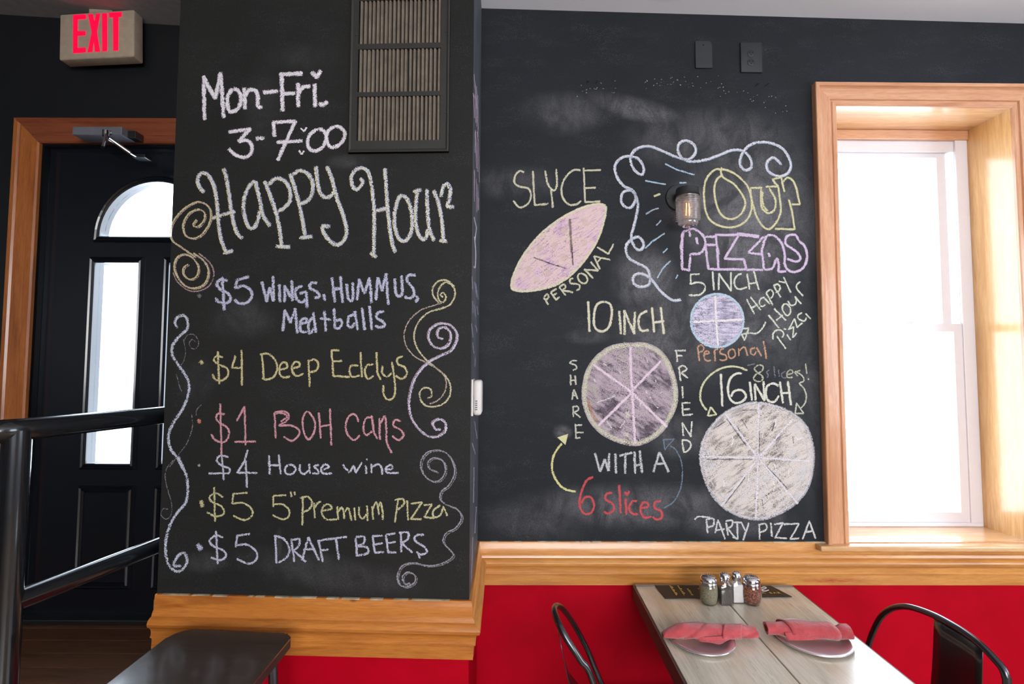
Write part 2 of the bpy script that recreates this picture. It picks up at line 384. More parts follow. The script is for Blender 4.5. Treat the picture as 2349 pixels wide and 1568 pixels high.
_off = [0.00025]
def ribbon(bm, uvl, F, pts, w, taper=True):
    """chalk stroke along photo-space points, laid on the board"""
    n = len(pts)
    if n < 2: return
    _off[0] += 0.0000005; d = _off[0]
    L = [0.0]
    for i in range(1, n): L.append(L[-1] + (pts[i] - pts[i - 1]).length)
    prev = None
    for i in range(n):
        t = (pts[min(i + 1, n - 1)] - pts[max(i - 1, 0)])
        if t.length < 1e-6: continue
        t.normalize(); q = Vector((-t.y, t.x)); ww = w / 2 * (1 + random.uniform(-0.14, 0.14))
        A = bm.verts.new(F.px(pts[i].x + q.x * ww, pts[i].y + q.y * ww, d)); B = bm.verts.new(F.px(pts[i].x - q.x * ww, pts[i].y - q.y * ww, d))
        e = min(L[i], L[-1] - L[i]) / max(w, 1)
        if prev:
            f = bm.faces.new((prev[0], prev[1], B, A))
            for lp, uv in zip(f.loops, ((prev[2], 0), (prev[2], 1), (e, 1), (e, 0))): lp[uvl].uv = uv
        prev = (A, B, e)
CR = {'C1': (380, 120, .30651), 'C2': (360, 580, .31883), 'C3': (350, 980, .32354), 'D1': (1080, 300, .34057), 'D2': (1080, 760, .34908), 'D3': (1480, 300, .20408),
      'E1': (1580, 820, .2807), 'E2': (1300, 760, .19127), 'E3': (1560, 600, .1658), 'E4': (1160, 440, .17857), 'S1': (1043.5, 150, .40), 'S2': (1042, 780, .5025), 'P': (0, 0, 1)}
def parse(crop, s):
    x0, y0, k = CR[crop]; out = []
    for st in s.split('|'):
        st = st.strip(); sm = st.startswith('~'); st = st.lstrip('~')
        out.append((sm, [Vector((x0 + float(a.split(',')[0]) * k, y0 + float(a.split(',')[1]) * k)) for a in st.split()]))
    return out
def strokes_into(bm, uvl, F, items, w, shift=(0, 0)):
    sh = Vector(shift)
    for sm, P in items:
        P = [p + sh for p in P]
        if sm:
            closed = (P[0] - P[-1]).length < 1.0
            ribbon(bm, uvl, F, cat(P, step=3.0, closed=closed), w)
        else:
            for a, b in zip(P, P[1:]):
                d = b - a; e = d.normalized() * w * 0.22 if d.length > 0 else Vector((0, 0)); k = max(2, int(d.length / 7))
                ribbon(bm, uvl, F, [a - e + (d + 2 * e) * (i / k) + (Vector((random.uniform(-.5, .5), random.uniform(-.5, .5))) if 0 < i < k else Vector((0, 0))) for i in range(k + 1)], w)
def K(parent, F, name, label, rgb, w, *segs, cover=0.40, second=None):
    bm = BM(); uvl = bm.loops.layers.uv.new('UVMap')
    for crop, s in segs: strokes_into(bm, uvl, F, parse(crop, s), w)
    n0 = len(bm.faces); bm.faces.ensure_lookup_table()
    mats = [chalk(rgb, cover)]
    if second:
        rgb2, w2, sh = second
        for crop, s in segs: strokes_into(bm, uvl, F, parse(crop, s), w2, sh)
        bm.faces.ensure_lookup_table()
        for f in bm.faces[n0:]: f.material_index = 1
        mats.append(chalk(rgb2, cover + 0.05))
    me = bpy.data.meshes.new(name); bm.to_mesh(me); bm.free()
    o = link(name, me, mats, parent); o['label'] = label; return o
def fillpoly(parent, F, name, label, mat, crop, s, smooth=True):
    bm = BM(); _off[0] += 0.000004; d = _off[0]
    sm, P = parse(crop, s)[0]
    if smooth: P = cat(P, step=5, closed=True)
    P = P[:-1] if (P[0] - P[-1]).length < 0.01 else P
    c = sum(P, Vector((0, 0))) / len(P); cv = bm.verts.new(F.px(c.x, c.y, d)); v = [bm.verts.new(F.px(p.x, p.y, d)) for p in P]
    for i in range(len(v)): bm.faces.new((cv, v[i], v[(i + 1) % len(v)]))
    me = bpy.data.meshes.new(name); bm.to_mesh(me); bm.free()
    o = link(name, me, mat, parent); o['label'] = label; return o

# ------------------------------------------------------------------ the room
xB = oB.x
zRailTop = FA.uz(720, 1367.5)[1]; RAIL_H = 0.155; zRailBot = zRailTop - RAIL_H
uAL = FA.uz(381, 842)[0]; AL = FA.P(uAL, 0)
XL, XR, YF = -2.75, 3.6, -3.6
bm = BM(); box(bm, XL, XR, YF, 2.3, -0.15, 0.0); tag(obj('floor', bm, M_mainfloor), kind='structure')
# landing by the door, with its boards
zLand = FD.uz(250, 1428)[1]
landing = thing('landing', (-1.9, 1.6, 0), 'raised brown wooden landing in front of the dark door', 'landing'); del landing['category']; landing['kind'] = 'structure'
bm = BM(); box(bm, XL, -1.10, 1.02, YD, 0.0, zLand - 0.018); obj('platform', bm, M_floor, landing)
yy = 1.02; k = 0
M_landwood = wood('brown_landing_board', (0.07, 0.026, 0.012, 1), (0.14, 0.06, 0.028, 1), 'x', rough=0.4, coat=0.15, knots=False)
while yy < YD - 0.01:
    y1 = min(yy + 0.088, YD); bm = BM(); box(bm, XL, -1.10, yy + 0.0015, y1 - 0.0015, zLand - 0.018, zLand, 0.001, seg=1); obj('floor_board', bm, M_landwood, landing); yy = y1
# main ceiling follows the slightly sloping line traced along the back wall
zc0 = FB.uz(1104, 19)[1]; u1, zc1 = FB.uz(2349, 54); u0 = FB.uz(1104, 19)[0]
def zc(x): return zc0 + (zc1 - zc0) * (x - xB) / (u1 - u0)
bm = BM(); hexa(bm, [(AL.x, YF, zc(AL.x)), (XR, YF, zc(XR)), (XR, 2.3, zc(XR)), (AL.x, 2.3, zc(AL.x)), (AL.x, YF, 3.5), (XR, YF, 3.5), (XR, 2.3, 3.5), (AL.x, 2.3, 3.5)])
tag(obj('ceiling', bm, M_ceil), kind='structure')
zcL = FD.uz(370, 56)[1]
zcL2 = FD.uz(0, 33)[1]; xq0, xq1 = FD.uz(0, 33)[0], FD.uz(370, 56)[0]
def zce(x): return zcL2 + (zcL - zcL2) * (x - xq0) / (xq1 - xq0)
bm = BM(); x0, x1 = XL - 0.1, AL.x; hexa(bm, [(x0, YF, zce(x0)), (x1, YF, zce(x1)), (x1, 2.3, zce(x1)), (x0, 2.3, zce(x0)), (x0, YF, 3.5), (x1, YF, 3.5), (x1, 2.3, 3.5), (x0, 2.3, 3.5)]); tag(obj('ceiling_entry', bm, simple('entry_ceiling_unlit', (0.30, 0.29, 0.30, 1), 0.7)), kind='structure')  # darker grey than the main ceiling: its unlit look is put into the colour
# pillar (chimney breast) with chalkboard front, side and red dado
bm = BM()
foot = [AL, FA.P(0, 0), oB.copy(), Vector((oB.x, YD + 0.15, 0)), Vector((AL.x, YD + 0.15, 0))]
zs = [0, zRailBot, 3.3]
for s in range(2):
    for i in range(5):
        a, b = foot[i], foot[(i + 1) % 5]
        f = bm.faces.new([bm.verts.new((a.x, a.y, zs[s])), bm.verts.new((b.x, b.y, zs[s])), bm.verts.new((b.x, b.y, zs[s + 1])), bm.verts.new((a.x, a.y, zs[s + 1]))])
        f.material_index = 1 if s == 0 else (0, 2, 2, 3, 3)[i]
bmesh.ops.remove_doubles(bm, verts=bm.verts, dist=1e-5)
pillar = tag(obj('wall_pillar', bm, [M_boardA, M_red, M_side, M_dark]), 'chalkboard-painted pillar with the happy hour list, red below its wood rail', kind='structure')
# back wall with the window opening
wl, wtop = FB.uz(1915, 246); wr = FB.uz(2317, 262)[0]; zsill = FB.uz(2000, 1243)[1]
wl = (wl + FB.uz(1943, 1238)[0]) / 2
WT = 0.235
uEnd = (XR - oB.x) / math.cos(b_)
me = plate(FB, [[(0, zRailBot), (uEnd, zRailBot), (uEnd, 3.4), (0, 3.4)], rectloop(wl - .012, wr + .012, zsill - .018, wtop + .012)], -WT, 0)
wallB = tag(link('wall_back', me, M_boardB), 'back chalkboard wall with pizza size drawings around a wall lamp', kind='structure')
bm = BM(); fbox(bm, FB, 0, uEnd, 0, zRailBot, -WT, 0); obj('red_dado', bm, M_red, wallB)
# door wall
dlx, dtz = FD.uz(96, 331); dl = (FD.uz(97, 335)[0] + FD.uz(66, 930)[0]) / 2
dcx = FD.uz(344, 540)[0]; dr = 2 * dcx - dl
me = plate(FD, [[(XL, 0), (dl, 0), (dl, dtz), (dr, dtz), (dr, 0), (-0.5, 0), (-0.5, 3.4), (XL, 3.4)]], -0.16, 0)
tag(link('wall_door', me, M_dark), kind='structure')
bm = BM(); box(bm, XL - 0.15, XL, YF, 2.3, 0, 3.4); tag(obj('wall_left', bm, M_dark), kind='structure')
# right wall and front wall keep their window openings, where the shop's daylight comes in
FR = Fr(Vector((XR, 0, 0)), Vector((0, 1, 0)), Vector((-1, 0, 0)))
M_side_wall = simple('warm_grey_wall_paint', (0.24, 0.22, 0.21, 1), 0.6)
me = plate(FR, [[(YF, 0), (2.3, 0), (2.3, 3.4), (YF, 3.4)], rectloop(-1.25, 0.55, 1.0, 2.5)], -0.15, 0); tag(link('wall_right', me, M_side_wall), kind='structure')
FF = Fr(Vector((0, YF, 0)), Vector((1, 0, 0)), Vector((0, 1, 0)))
me = plate(FF, [[(XL, 0), (XR, 0), (XR, 3.4), (XL, 3.4)], rectloop(-0.4, 2.4, 1.25, 2.85)], -0.15, 0); tag(link('wall_front', me, M_side_wall), kind='structure')

# chair rail
PR = [(0, 0), (.009, 0), (.011, -.013), (.013, -.016), (.013, -.043), (.017, -.047), (.019, -.051), (.021, -.058), (.028, -.060), (.037, -.066), (.041, -.074), (.038, -.083),
      (.030, -.088), (.024, -.094), (.021, -.102), (.021, -.112), (.024, -.115), (.024, -.119), (.018, -.122), (.016, -.128), (.017, -.152), (.015, -.157), (.015, -.163), (0, -.163)]
def rail(name, A, B, nA, nB, mat, label, zt, ext=()):
    """moulding from A to B; nA, nB: mitre directions (xy) per unit of projection"""
    bm = BM(); ra = [bm.verts.new((A.x + nA.x * d, A.y + nA.y * d, zt + z)) for d, z in PR]; rb = [bm.verts.new((B.x + nB.x * d, B.y + nB.y * d, zt + z)) for d, z in PR]
    k = len(PR)
    for j in range(k): bm.faces.new((ra[j], ra[(j + 1) % k], rb[(j + 1) % k], rb[j]))
    bm.faces.new(ra[::-1]); bm.faces.new(rb)
    return tag(obj(name, bm, mat, smooth=32), label, kind='structure')
cA = FA.P(0, 0); cB = oB.copy(); cL = FA.P(uAL, 0)
nL = Vector((-1, 0, 0))
zTA = FA.uz(720, 1367.5)[1]
PR = [(d * 0.86, z * 0.95) for d, z in PR]
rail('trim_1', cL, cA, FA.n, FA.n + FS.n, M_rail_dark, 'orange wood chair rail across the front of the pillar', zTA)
rail('trim_2', cA, cB, FA.n + FS.n, FS.n + FB.n, M_rail_y, 'short wood rail returning along the pillar side', zTA)
rB = rail('trim_3', cB, FB.P(uEnd, 0), FS.n + FB.n, FB.n, M_rail, 'orange wood chair rail along the back wall under the window', zTA)
M_caulk = simple('cream_caulk', (0.62, 0.52, 0.36, 1), 0.7, vary=0.2)
def caulk(F, u0, u1, par):
    bm = BM(); u = u0
    while u < u1:
        L = random.uniform(0.01, 0.06); fbox(bm, F, u, min(u + L, u1), zTA - random.uniform(0.0004, 0.0028), zTA + random.uniform(.0002, .0010), 0.0, 0.0085); u += L + random.choice((0, 0.01, 0.03, 0.06))
    obj('caulk_line', bm, M_caulk, par)
caulk(FA, uAL + 0.02, -0.03, bpy.data.objects['trim_1']); caulk(FB, 0.05, 1.3, rB)

# ------------------------------------------------------------------ window
win = thing('window_1', FB.P((wl + wr) / 2, zsill, 0), 'deep pine-lined window with white double-hung sashes', 'window', kind='structure'); del win['category']
CW = 0.088
casep = [(0, 0), (0, .010), (.004, .013), (.016, .013), (.019, .008), (.023, .008), (.026, .014), (.066, .016), (.070, .020), (.074, .027), (.086, .027), (.088, .024), (.088, 0)]
bm = BM(); sweep(bm, FB, [(wl, zsill - 0.002), (wl, wtop)], casep)
def casing(path, m, nm):
    bm = BM(); sweep(bm, FB, path, casep); return obj(nm, bm, m, win)
bm.free()
# mitred: build each length from the full loop
def mitre(F, pts, prof, par, mats, names):
    n = len(pts)
    for i in range(n - 1):
        bm = BM()
        def ring(j):
            p = Vector(pts[j]); d1 = (p - Vector(pts[j - 1])).normalized() if j > 0 else None; d2 = (Vector(pts[j + 1]) - p).normalized() if j < n - 1 else None
            if d1 is None: d1 = d2
            if d2 is None: d2 = d1
            n1 = Vector((-d1.y, d1.x)); n2 = Vector((-d2.y, d2.x)); m = (n1 + n2).normalized(); m /= m.dot(n1)
            return [bm.verts.new(F.P(p.x + m.x * s, p.y + m.y * s, d)) for s, d in prof]
        A, B = ring(i), ring(i + 1); k = len(prof)
        for j in range(k): bm.faces.new((A[j], A[(j + 1) % k], B[(j + 1) % k], B[j]))
        bm.faces.new(A[::-1]); bm.faces.new(B)
        obj(names[i], bm, mats[i], par)
mitre(FB, [(wl, zsill - 0.001), (wl, wtop), (wr, wtop), (wr, zsill - 0.001)], casep, win, [M_case_v, M_case_h, M_case_v], ['casing'] * 3)
# lining boards of the deep opening (jambs, head, stool)
LD = -0.205
bm = BM(); fbox(bm, FB, wl - 0.012, wl, zsill, wtop + 0.012, -WT, 0.0); obj('jamb_board', bm, M_reveal_v, win)
bm = BM(); fbox(bm, FB, wr, wr + 0.012, zsill, wtop + 0.012, -WT, 0.0); obj('jamb_board', bm, M_reveal_v, win)
bm = BM(); fbox(bm, FB, wl - 0.012, wr + 0.012, wtop, wtop + 0.012, -WT, 0.0); obj('head_board', bm, M_reveal_h, win)
sl = FB.uz(1866, 1246)[0]
bm = BM(); fbox(bm, FB, wl - 0.012, wr + 0.012, zsill - 0.018, zsill, -WT, 0.0)
fbox(bm, FB, sl, wr + 0.14, zsill - 0.020, zsill, 0.0, 0.046, 0.005, seg=3); obj('sill', bm, M_reveal_h, win, smooth=40)
# vinyl unit
YG = -LD
def wpx(px, py, d=LD): return FB.uz(px, py, d)
ft = wpx(2000, 324)[1]; gt = wpx(2000, 350)[1]; st = wpx(2000, 360)[1]
frx = wpx(2195, 600)[0]; frx = wr
jx = wpx(2171, 400)[0]; sx_ = wpx(2151, 400)[0]
mz0, mz1 = wpx(2000, 760)[1], wpx(2000, 742)[1]
lsx0, lsx1 = wpx(2188, 950)[0], wpx(2207, 950)[0]
bz0, bz1 = wpx(2000, 1194)[1], wpx(2000, 1172)[1]
wm = (wl + wr) / 2
def mir(u): return 2 * wm - u
me = plate(FB, [rectloop(wl, wr, zsill, wtop), rectloop(mir(lsx1) , lsx1, zsill + 0.012, gt)], -WT, LD + 0.012)
obj_frame = link('window_frame', me, M_vinyl, win)
bm = BM(); fbox(bm, FB, wl, wr, ft - 0.004, wtop, LD + 0.012, LD + 0.03, 0.003); obj('head_stop', bm, M_case_h, win)
bm = BM(); fbox(bm, FB, lsx1, wr, zsill, wtop - 0.02, LD + 0.012, LD + 0.022, 0.002); fbox(bm, FB, wl, mir(lsx1), zsill, wtop - 0.02, LD + 0.012, LD + 0.022, 0.002); obj('jamb_liner', bm, M_vinyl, win)
us = link('upper_sash', plate(FB, [rectloop(mir(jx) , jx, mz0 + 0.004, gt), rectloop(mir(sx_), sx_, mz1 - 0.004, st)], LD - 0.022, LD - 0.004), M_vinyl, win)
bm = BM(); fbox(bm, FB, mir(sx_), sx_, mz1 - 0.004, st, LD - 0.015, LD - 0.012); obj('pane', bm, M_pane, us)
ls = link('lower_sash', plate(FB, [rectloop(mir(lsx1), lsx1, bz0, mz1), rectloop(mir(lsx0), lsx0, bz1, mz0)], LD - 0.003, LD + 0.016), M_vinyl, win)
bm = BM(); fbox(bm, FB, mir(lsx0), lsx0, bz1, mz0, LD + 0.005, LD + 0.008); obj('pane', bm, M_pane, ls)
for px in (1962, 2083):
    u = wpx(px, 742)[0]; bm = BM(); fbox(bm, FB, u - 0.024, u + 0.024, mz1, mz1 + 0.006, LD - 0.002, LD + 0.014, 0.002); fbox(bm, FB, u - 0.012, u + 0.014, mz1 + 0.006, mz1 + 0.012, LD, LD + 0.012, 0.002); obj('sash_lock', bm, M_vinyl, ls)
bm = BM(); fbox(bm, FB, wl + 0.002, wr - 0.004, zsill, zsill + 0.016, LD + 0.012, LD + 0.026, 0.003); obj('sill_stop', bm, M_vinyl, win)

# ------------------------------------------------------------------ door
door = thing('door_1', (dcx, YD, zLand), 'dark glossy door with an arched light over two tall panes', 'door', kind='structure'); del door['category']
dcase = [(0, 0), (0, .014), (.006, .020), (.03, .020), (.036, .015), (.085, .018), (.092, .024), (.108, .024), (.108, 0)]
zTop = dtz
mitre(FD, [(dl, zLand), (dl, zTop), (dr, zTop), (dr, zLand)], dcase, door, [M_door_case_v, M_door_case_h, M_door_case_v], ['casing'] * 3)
g0u = (FD.uz(201, 600)[0] + FD.uz(186, 1060)[0]) / 2; g1u = (FD.uz(303, 600)[0] + FD.uz(288, 1060)[0]) / 2
gz1 = FD.uz(250, 599)[1]; gz0 = FD.uz(235, 1066)[1]
az0 = FD.uz(300, 538)[1]; ar = dcx - FD.uz(215, 535)[0]; at_ = FD.uz(344, 411)[1] - az0
arch = [(dcx + ar * math.cos(t), az0 + at_ * math.sin(t)) for t in [PI * i / 28 for i in range(29)]]
gl1 = rectloop(g0u, g1u, gz0, gz1); gl2 = rectloop(2 * dcx - g1u, 2 * dcx - g0u, gz0, gz1)
DB = -0.035
slab = link('door_slab', plate(FD, [rectloop(dl + .004, dr - .004, zLand + .006, zTop - .004), arch, gl1, gl2], DB - 0.045, DB), M_doorpaint, door)
for L, nm in ((arch, 'arched_pane'), (gl1, 'pane'), (gl2, 'pane')):
    p = link(nm, plate(FD, [L], DB - 0.024, DB - 0.020), M_pane, door)
mp = [(0, 0), (0, .006), (.006, .012), (.012, .008), (.018, .012), (.026, .004), (.026, 0)]
def moulding(loop, name='pane_moulding'):
    bm = BM(); FDs = Fr(FD.O + FD.n * DB, FD.ux, FD.n)
    sweep(bm, FDs, loop[::-1], mp, closed=True); obj(name, bm, M_doorpaint, door)
moulding(gl1); moulding(gl2); moulding(arch, 'arch_moulding')
# lower raised panels
pz0, pz1 = zLand + 0.15, gz0 - 0.12
for a, b in ((g0u, g1u), (2 * dcx - g1u, 2 * dcx - g0u)):
    bm = BM(); fbox(bm, FD, a, b, pz0, pz1, DB, DB + 0.008, 0.006, seg=1); obj('raised_panel', bm, M_doorpaint, door)
    moulding(rectloop(a - .0, b + .0, pz0, pz1), 'panel_moulding')
bm = BM(); fbox(bm, FD, dl, dr, zLand, zLand + 0.02, -0.14, 0.02, 0.003); obj('threshold', bm, M_blackmetal, door)
bm = BM()
for (a, b) in ((dl, dl + 0.003), (dr - 0.003, dr)): fbox(bm, FD, a, b, zLand, zTop, -0.15, -0.01)
fbox(bm, FD, dl, dr, zTop - 0.004, zTop, -0.15, -0.01); obj('door_frame', bm, M_doorpaint, door)

# door closer
c0 = aty(166, 296, YD - 0.10); c1 = aty(279, 309, YD - 0.10)
dc = thing('door_closer', ((c0.x + c1.x) / 2, YD - 0.02, c1.z), 'grey metal door closer with a bright arm on the door head', 'door closer')
bm = BM(); box(bm, c0.x, c1.x, YD - 0.10, YD - 0.025, c1.z, c0.z + 0.012, 0.003); obj('body', bm, M_grey, dc)
e0 = aty(300, 303, YD - 0.03)
bm = BM(); box(bm, c1.x, c1.x + 0.035, YD - 0.07, YD - 0.025, c1.z + 0.002, c0.z + 0.01, 0.003); obj('end_cap', bm, M_blackmetal, dc)
q = aty(306, 312, YD - 0.035)
bm = BM(); box(bm, q.x - 0.009, q.x + 0.009, YD - 0.040, YD - 0.025, q.z - 0.02, q.z + 0.02, 0.002); obj('mounting_plate', bm, M_steel, dc)
for s in (-1, 1):
    bm = BM(); lathe(bm, [(0.005, 0), (0.005, 0.003), (0.003, 0.004)], Matrix.Translation((q.x, YD - 0.040, q.z + s * 0.010)) @ Matrix.Rotation(PI / 2, 4, 'X'), 12); obj('screw', bm, M_blackmetal, dc)
p0 = aty(243, 306, YD - 0.13); p1 = aty(236, 338, YD - 0.15); p2 = aty(252, 318, YD - 0.14); p3 = aty(299, 351, YD - 0.10); p4 = aty(313, 359, YD - 0.07); p5 = aty(333, 363, YD - 0.046)
bm = BM(); tube(bm, [p0 + Vector((0, .02, .012)), p0, (p0 + p1) / 2, p1], 0.011, 12, 0.6); obj('arm', bm, M_steel, dc, smooth=50)
bm = BM(); tube(bm, [p2, p3], 0.009, 12); tube(bm, [p3, p4], 0.004, 8); obj('rod', bm, M_steel, dc, smooth=50)
bm = BM(); lathe(bm, [(0.012, -0.012), (0.012, 0.012)], Matrix.Translation(p0), 16); obj('pivot', bm, M_steel, dc, smooth=50)
bm = BM(); box(bm, p5.x - 0.035, p5.x + 0.02, YD - 0.075, YD - 0.034, p5.z - 0.008, p5.z + 0.008, 0.003); obj('door_bracket', bm, M_gunmetal, dc)

# exit sign
ys = YD - 0.085
e0 = aty(136, 30, ys); e1 = aty(308, 134, ys)
sz1 = aty(220, 27, ys).z; sz0 = aty(220, 133, ys).z
ex = thing('exit_sign', ((e0.x + e1.x) / 2, YD, sz0), 'beige box sign with glowing red EXIT letters above the door', 'exit sign')
M_signbox = simple('beige_sign_plastic', (0.46, 0.36, 0.27, 1), 0.5)
bm = BM(); Q = [aty(135, 137, ys), aty(307, 129, ys), aty(307, 21, ys), aty(137, 33, ys)]; dy = Vector((0, 0.055, 0))
v, fs = hexa(bm, [Q[0], Q[1], Q[1] + dy, Q[0] + dy, Q[3], Q[2], Q[2] + dy, Q[3] + dy]); bev(bm, fs, 0.006, 3); obj('housing', bm, M_signbox, ex, smooth=40)
bm = BM(); box(bm, (e0.x + e1.x) / 2 - 0.05, (e0.x + e1.x) / 2 + 0.05, ys + 0.012, ys + 0.045, sz1 - 0.002, zcL + 0.03, 0.002); obj('canopy', bm, M_signbox, ex)
bm = BM(); box(bm, e0.x + .06, e1.x - .07, ys + 0.05, YD, sz0 + .05, sz1 - .05); obj('wall_plate', bm, M_signbox, ex)
M_red_glow = emit('red_sign_glow', (1.0, 0.0, 0.045, 1), 1.25)
FE = Fr(Vector((0, ys, 0)), Vector((1, 0, 0)), Vector((0, -1, 0)))
def epoly(s):
    k = 420 / 1568; return [FE.uz(float(a.split(',')[0]) * k, float(a.split(',')[1]) * k) for a in s.split()]
for L in ("628,130 738,124 738,164 668,168 666,268 734,266 734,305 666,308 666,412 736,408 736,450 628,458",
          "755,124 798,122 810,190 826,120 860,118 832,275 860,444 816,446 805,350 792,447 752,450 788,275",
          "876,116 920,114 920,440 878,442", "936,110 1044,104 1044,144 1016,147 1014,434 972,437 970,150 938,152"):
    link('letter', plate(FE, [epoly(L)], 0.0, 0.002), M_red_glow, ex)

# ------------------------------------------------------------------ vent on the pillar
v0 = FA.uz(806, 100)[0]; v1 = FA.uz(1032, 200)[0]; vz0 = FA.uz(915, 352)[1]; vz1 = FA.uz(915, -28)[1]
vent = thing('air_vent', FA.P((v0 + v1) / 2, vz0, 0), 'dusty black wall vent with vertical louvres on the pillar', 'vent')
rows = [((830, 6), (1015, 105)), ((826, 117), (1013, 215)), ((822, 225), (1010, 326))]
R = []
for (a, b), (c, d) in rows:
    m = (b + d) / 2; R.append((FA.uz(a - 2, m)[0], FA.uz(c, m)[0], FA.uz((a + c) / 2, d)[1], FA.uz((a + c) / 2, b)[1]))
lu0 = sum(r[0] for r in R) / 3; lu1 = sum(r[1] for r in R) / 3
vf = link('vent_frame', plate(FA, [rectloop(v0, v1, vz0, vz1)] + [rectloop(lu0, lu1, r[2], r[3]) for r in R], 0.002, 0.012), M_vent, vent)
bm = BM(); sweep(bm, FA, rectloop(v0, v1, vz0, vz1)[::-1], [(0, 0.012), (-0.004, 0.014), (-0.009, 0.012), (-0.009, 0.0), (0, 0.0)][::-1], closed=True); obj('rim', bm, M_vent, vent)
bm = BM(); fbox(bm, FA, lu0, lu1, R[2][2], R[0][3], 0.0005, 0.002); obj('backing', bm, M_recess, vent)
NS = 20; pitch = (lu1 - lu0) / NS
for ri, r in enumerate(R):
    for i in range(NS):
        u = lu0 + pitch * (i + 0.5) + random.uniform(-.0006, .0006); wd = pitch * random.uniform(0.36, 0.44); dd = 0.0095 + random.uniform(-.001, .001)
        bm = BM(); P = FA.P; tw = random.uniform(-0.0008, 0.0008)
        za, zb = r[2], r[3]
        hexa(bm, [P(u - wd, za, 0.003), P(u - wd * 0.4 + tw, za, dd), P(u + wd * .6 + tw, za, dd), P(u + wd, za, 0.003), P(u - wd, zb, 0.003), P(u - wd * .4, zb, dd), P(u + wd * .6, zb, dd), P(u + wd, zb, 0.003)])
        obj('louvre', bm, M_louvre, vent)
for px, py in ((1023, 72), (1021, 258), (913, 340), (817, 80), (810, 262)):
    p = FA.px(px, py, 0.012); bm = BM(); lathe(bm, [(0.0035, 0), (0.0032, 0.0015), (0.001, 0.002)], Matrix.Translation(p) @ Matrix.Rotation(PI / 2, 4, 'X'), 10); obj('screw', bm, M_vent, vent)

# ------------------------------------------------------------------ things on the back wall
def rounded(u0, u1, z0, z1, rs, n=6):
    """rs: radii for bl, br, tr, tl"""
    out = []
    for (cx, cz, a0), r in zip(((u0, z0, PI), (u1, z0, 1.5 * PI), (u1, z1, 0), (u0, z1, 0.5 * PI)), rs):
        sx = 1 if cx == u0 else -1; sz = 1 if cz == z0 else -1
        if r <= 0: out.append((cx, cz)); continue
        for i in range(n + 1):
            t = a0 + PI / 2 * i / n; out.append((cx + sx * r + r * math.cos(t), cz + sz * r + r * math.sin(t)))
    return out
a = FB.uz(1594, 127); b = FB.uz(1632, 127); z0 = FB.uz(1612, 158)[1]; z1 = FB.uz(1612, 97)[1]
cp = thing('cover_plate', FB.P((a[0] + b[0]) / 2, z0, 0), 'blank painted-over cover plate with one rounded corner high on back wall', 'cover plate')
link('plate', plate(FB, [rounded(a[0], b[0], z0, z1, (0, 0, 0.018, 0))], 0, 0.007), M_rough_black, cp)
p = FB.px(1613, 103, 0.007); bm = BM(); lathe(bm, [(0.003, 0), (0.003, 0.001), (0.0018, 0.001), (0.0018, 0.0005)], Matrix.Translation(p) @ Matrix.Rotation(PI / 2, 4, 'X'), 12); obj('screw', bm, M_recess, cp)
a = FB.uz(1697, 134); b = FB.uz(1747, 134); z0 = FB.uz(1722, 168)[1]; z1 = FB.uz(1722, 99)[1]
ol = thing('power_outlet', FB.P((a[0] + b[0]) / 2, z0, 0), 'double power outlet painted over in wall colour, above the wall lamp', 'outlet')
bm = BM(); fbox(bm, FB, a[0], b[0], z0, z1, 0, 0.008, 0.0055, seg=3); obj('plate', bm, M_rough_black, ol, smooth=60)
for py in (123, 143):
    c = FB.px(1722.5, py, 0.008); rf = None
    bm = BM(); lathe(bm, [(0.0145, -0.001), (0.0145, 0.0015), (0.013, 0.0025)], Matrix.Translation(c) @ Matrix.Rotation(PI / 2, 4, 'X'), 24); rf = obj('socket', bm, M_rough_black, ol, smooth=40)
    bm = BM()
    for dx, dz in ((-0.0055, 0.003), (0.0055, 0.003), (0.0, -0.006)): lathe(bm, [(0.0026, 0.0), (0.0026, 0.0032)], Matrix.Translation(c + Vector((dx, 0, dz))) @ Matrix.Rotation(PI / 2, 4, 'X'), 10)
    obj('slot', bm, M_recess, rf)
for i, (px, py, wh) in enumerate(((1347, 190, 'left of the pair over the word squiggle'), (1368, 191, 'right of the pair'), (1733, 197, 'left'), (1757, 197, 'right'))):
    c = FB.px(px, py, 0.0)
    lab = ('small bent wall hook, %s hook of the pair nearer the pillar' % ('left', 'right')[i]) if i < 2 else ('small bent wall hook, %s hook of the pair under the outlet' % ('left', 'right')[i - 2])
    h = thing('wall_hook', c, lab, 'hook', 'wall hooks in two pairs')
    bm = BM(); tube(bm, cat([c, c + FB.n * 0.012, c + FB.n * 0.016 + Vector((0.002, 0, 0.003)), c + FB.n * 0.014 + Vector((0.005, 0, 0.005)), c + FB.n * 0.010 + Vector((0.007, 0, 0.003))], n=4), 0.0014, 8); obj('hook', bm, M_rough_black, h, smooth=50)
    bm = BM(); lathe(bm, [(0.0035, 0), (0.003, 0.002)], Matrix.Translation(c) @ Matrix.Rotation(PI / 2, 4, 'X'), 10); obj('collar', bm, M_rough_black, h)

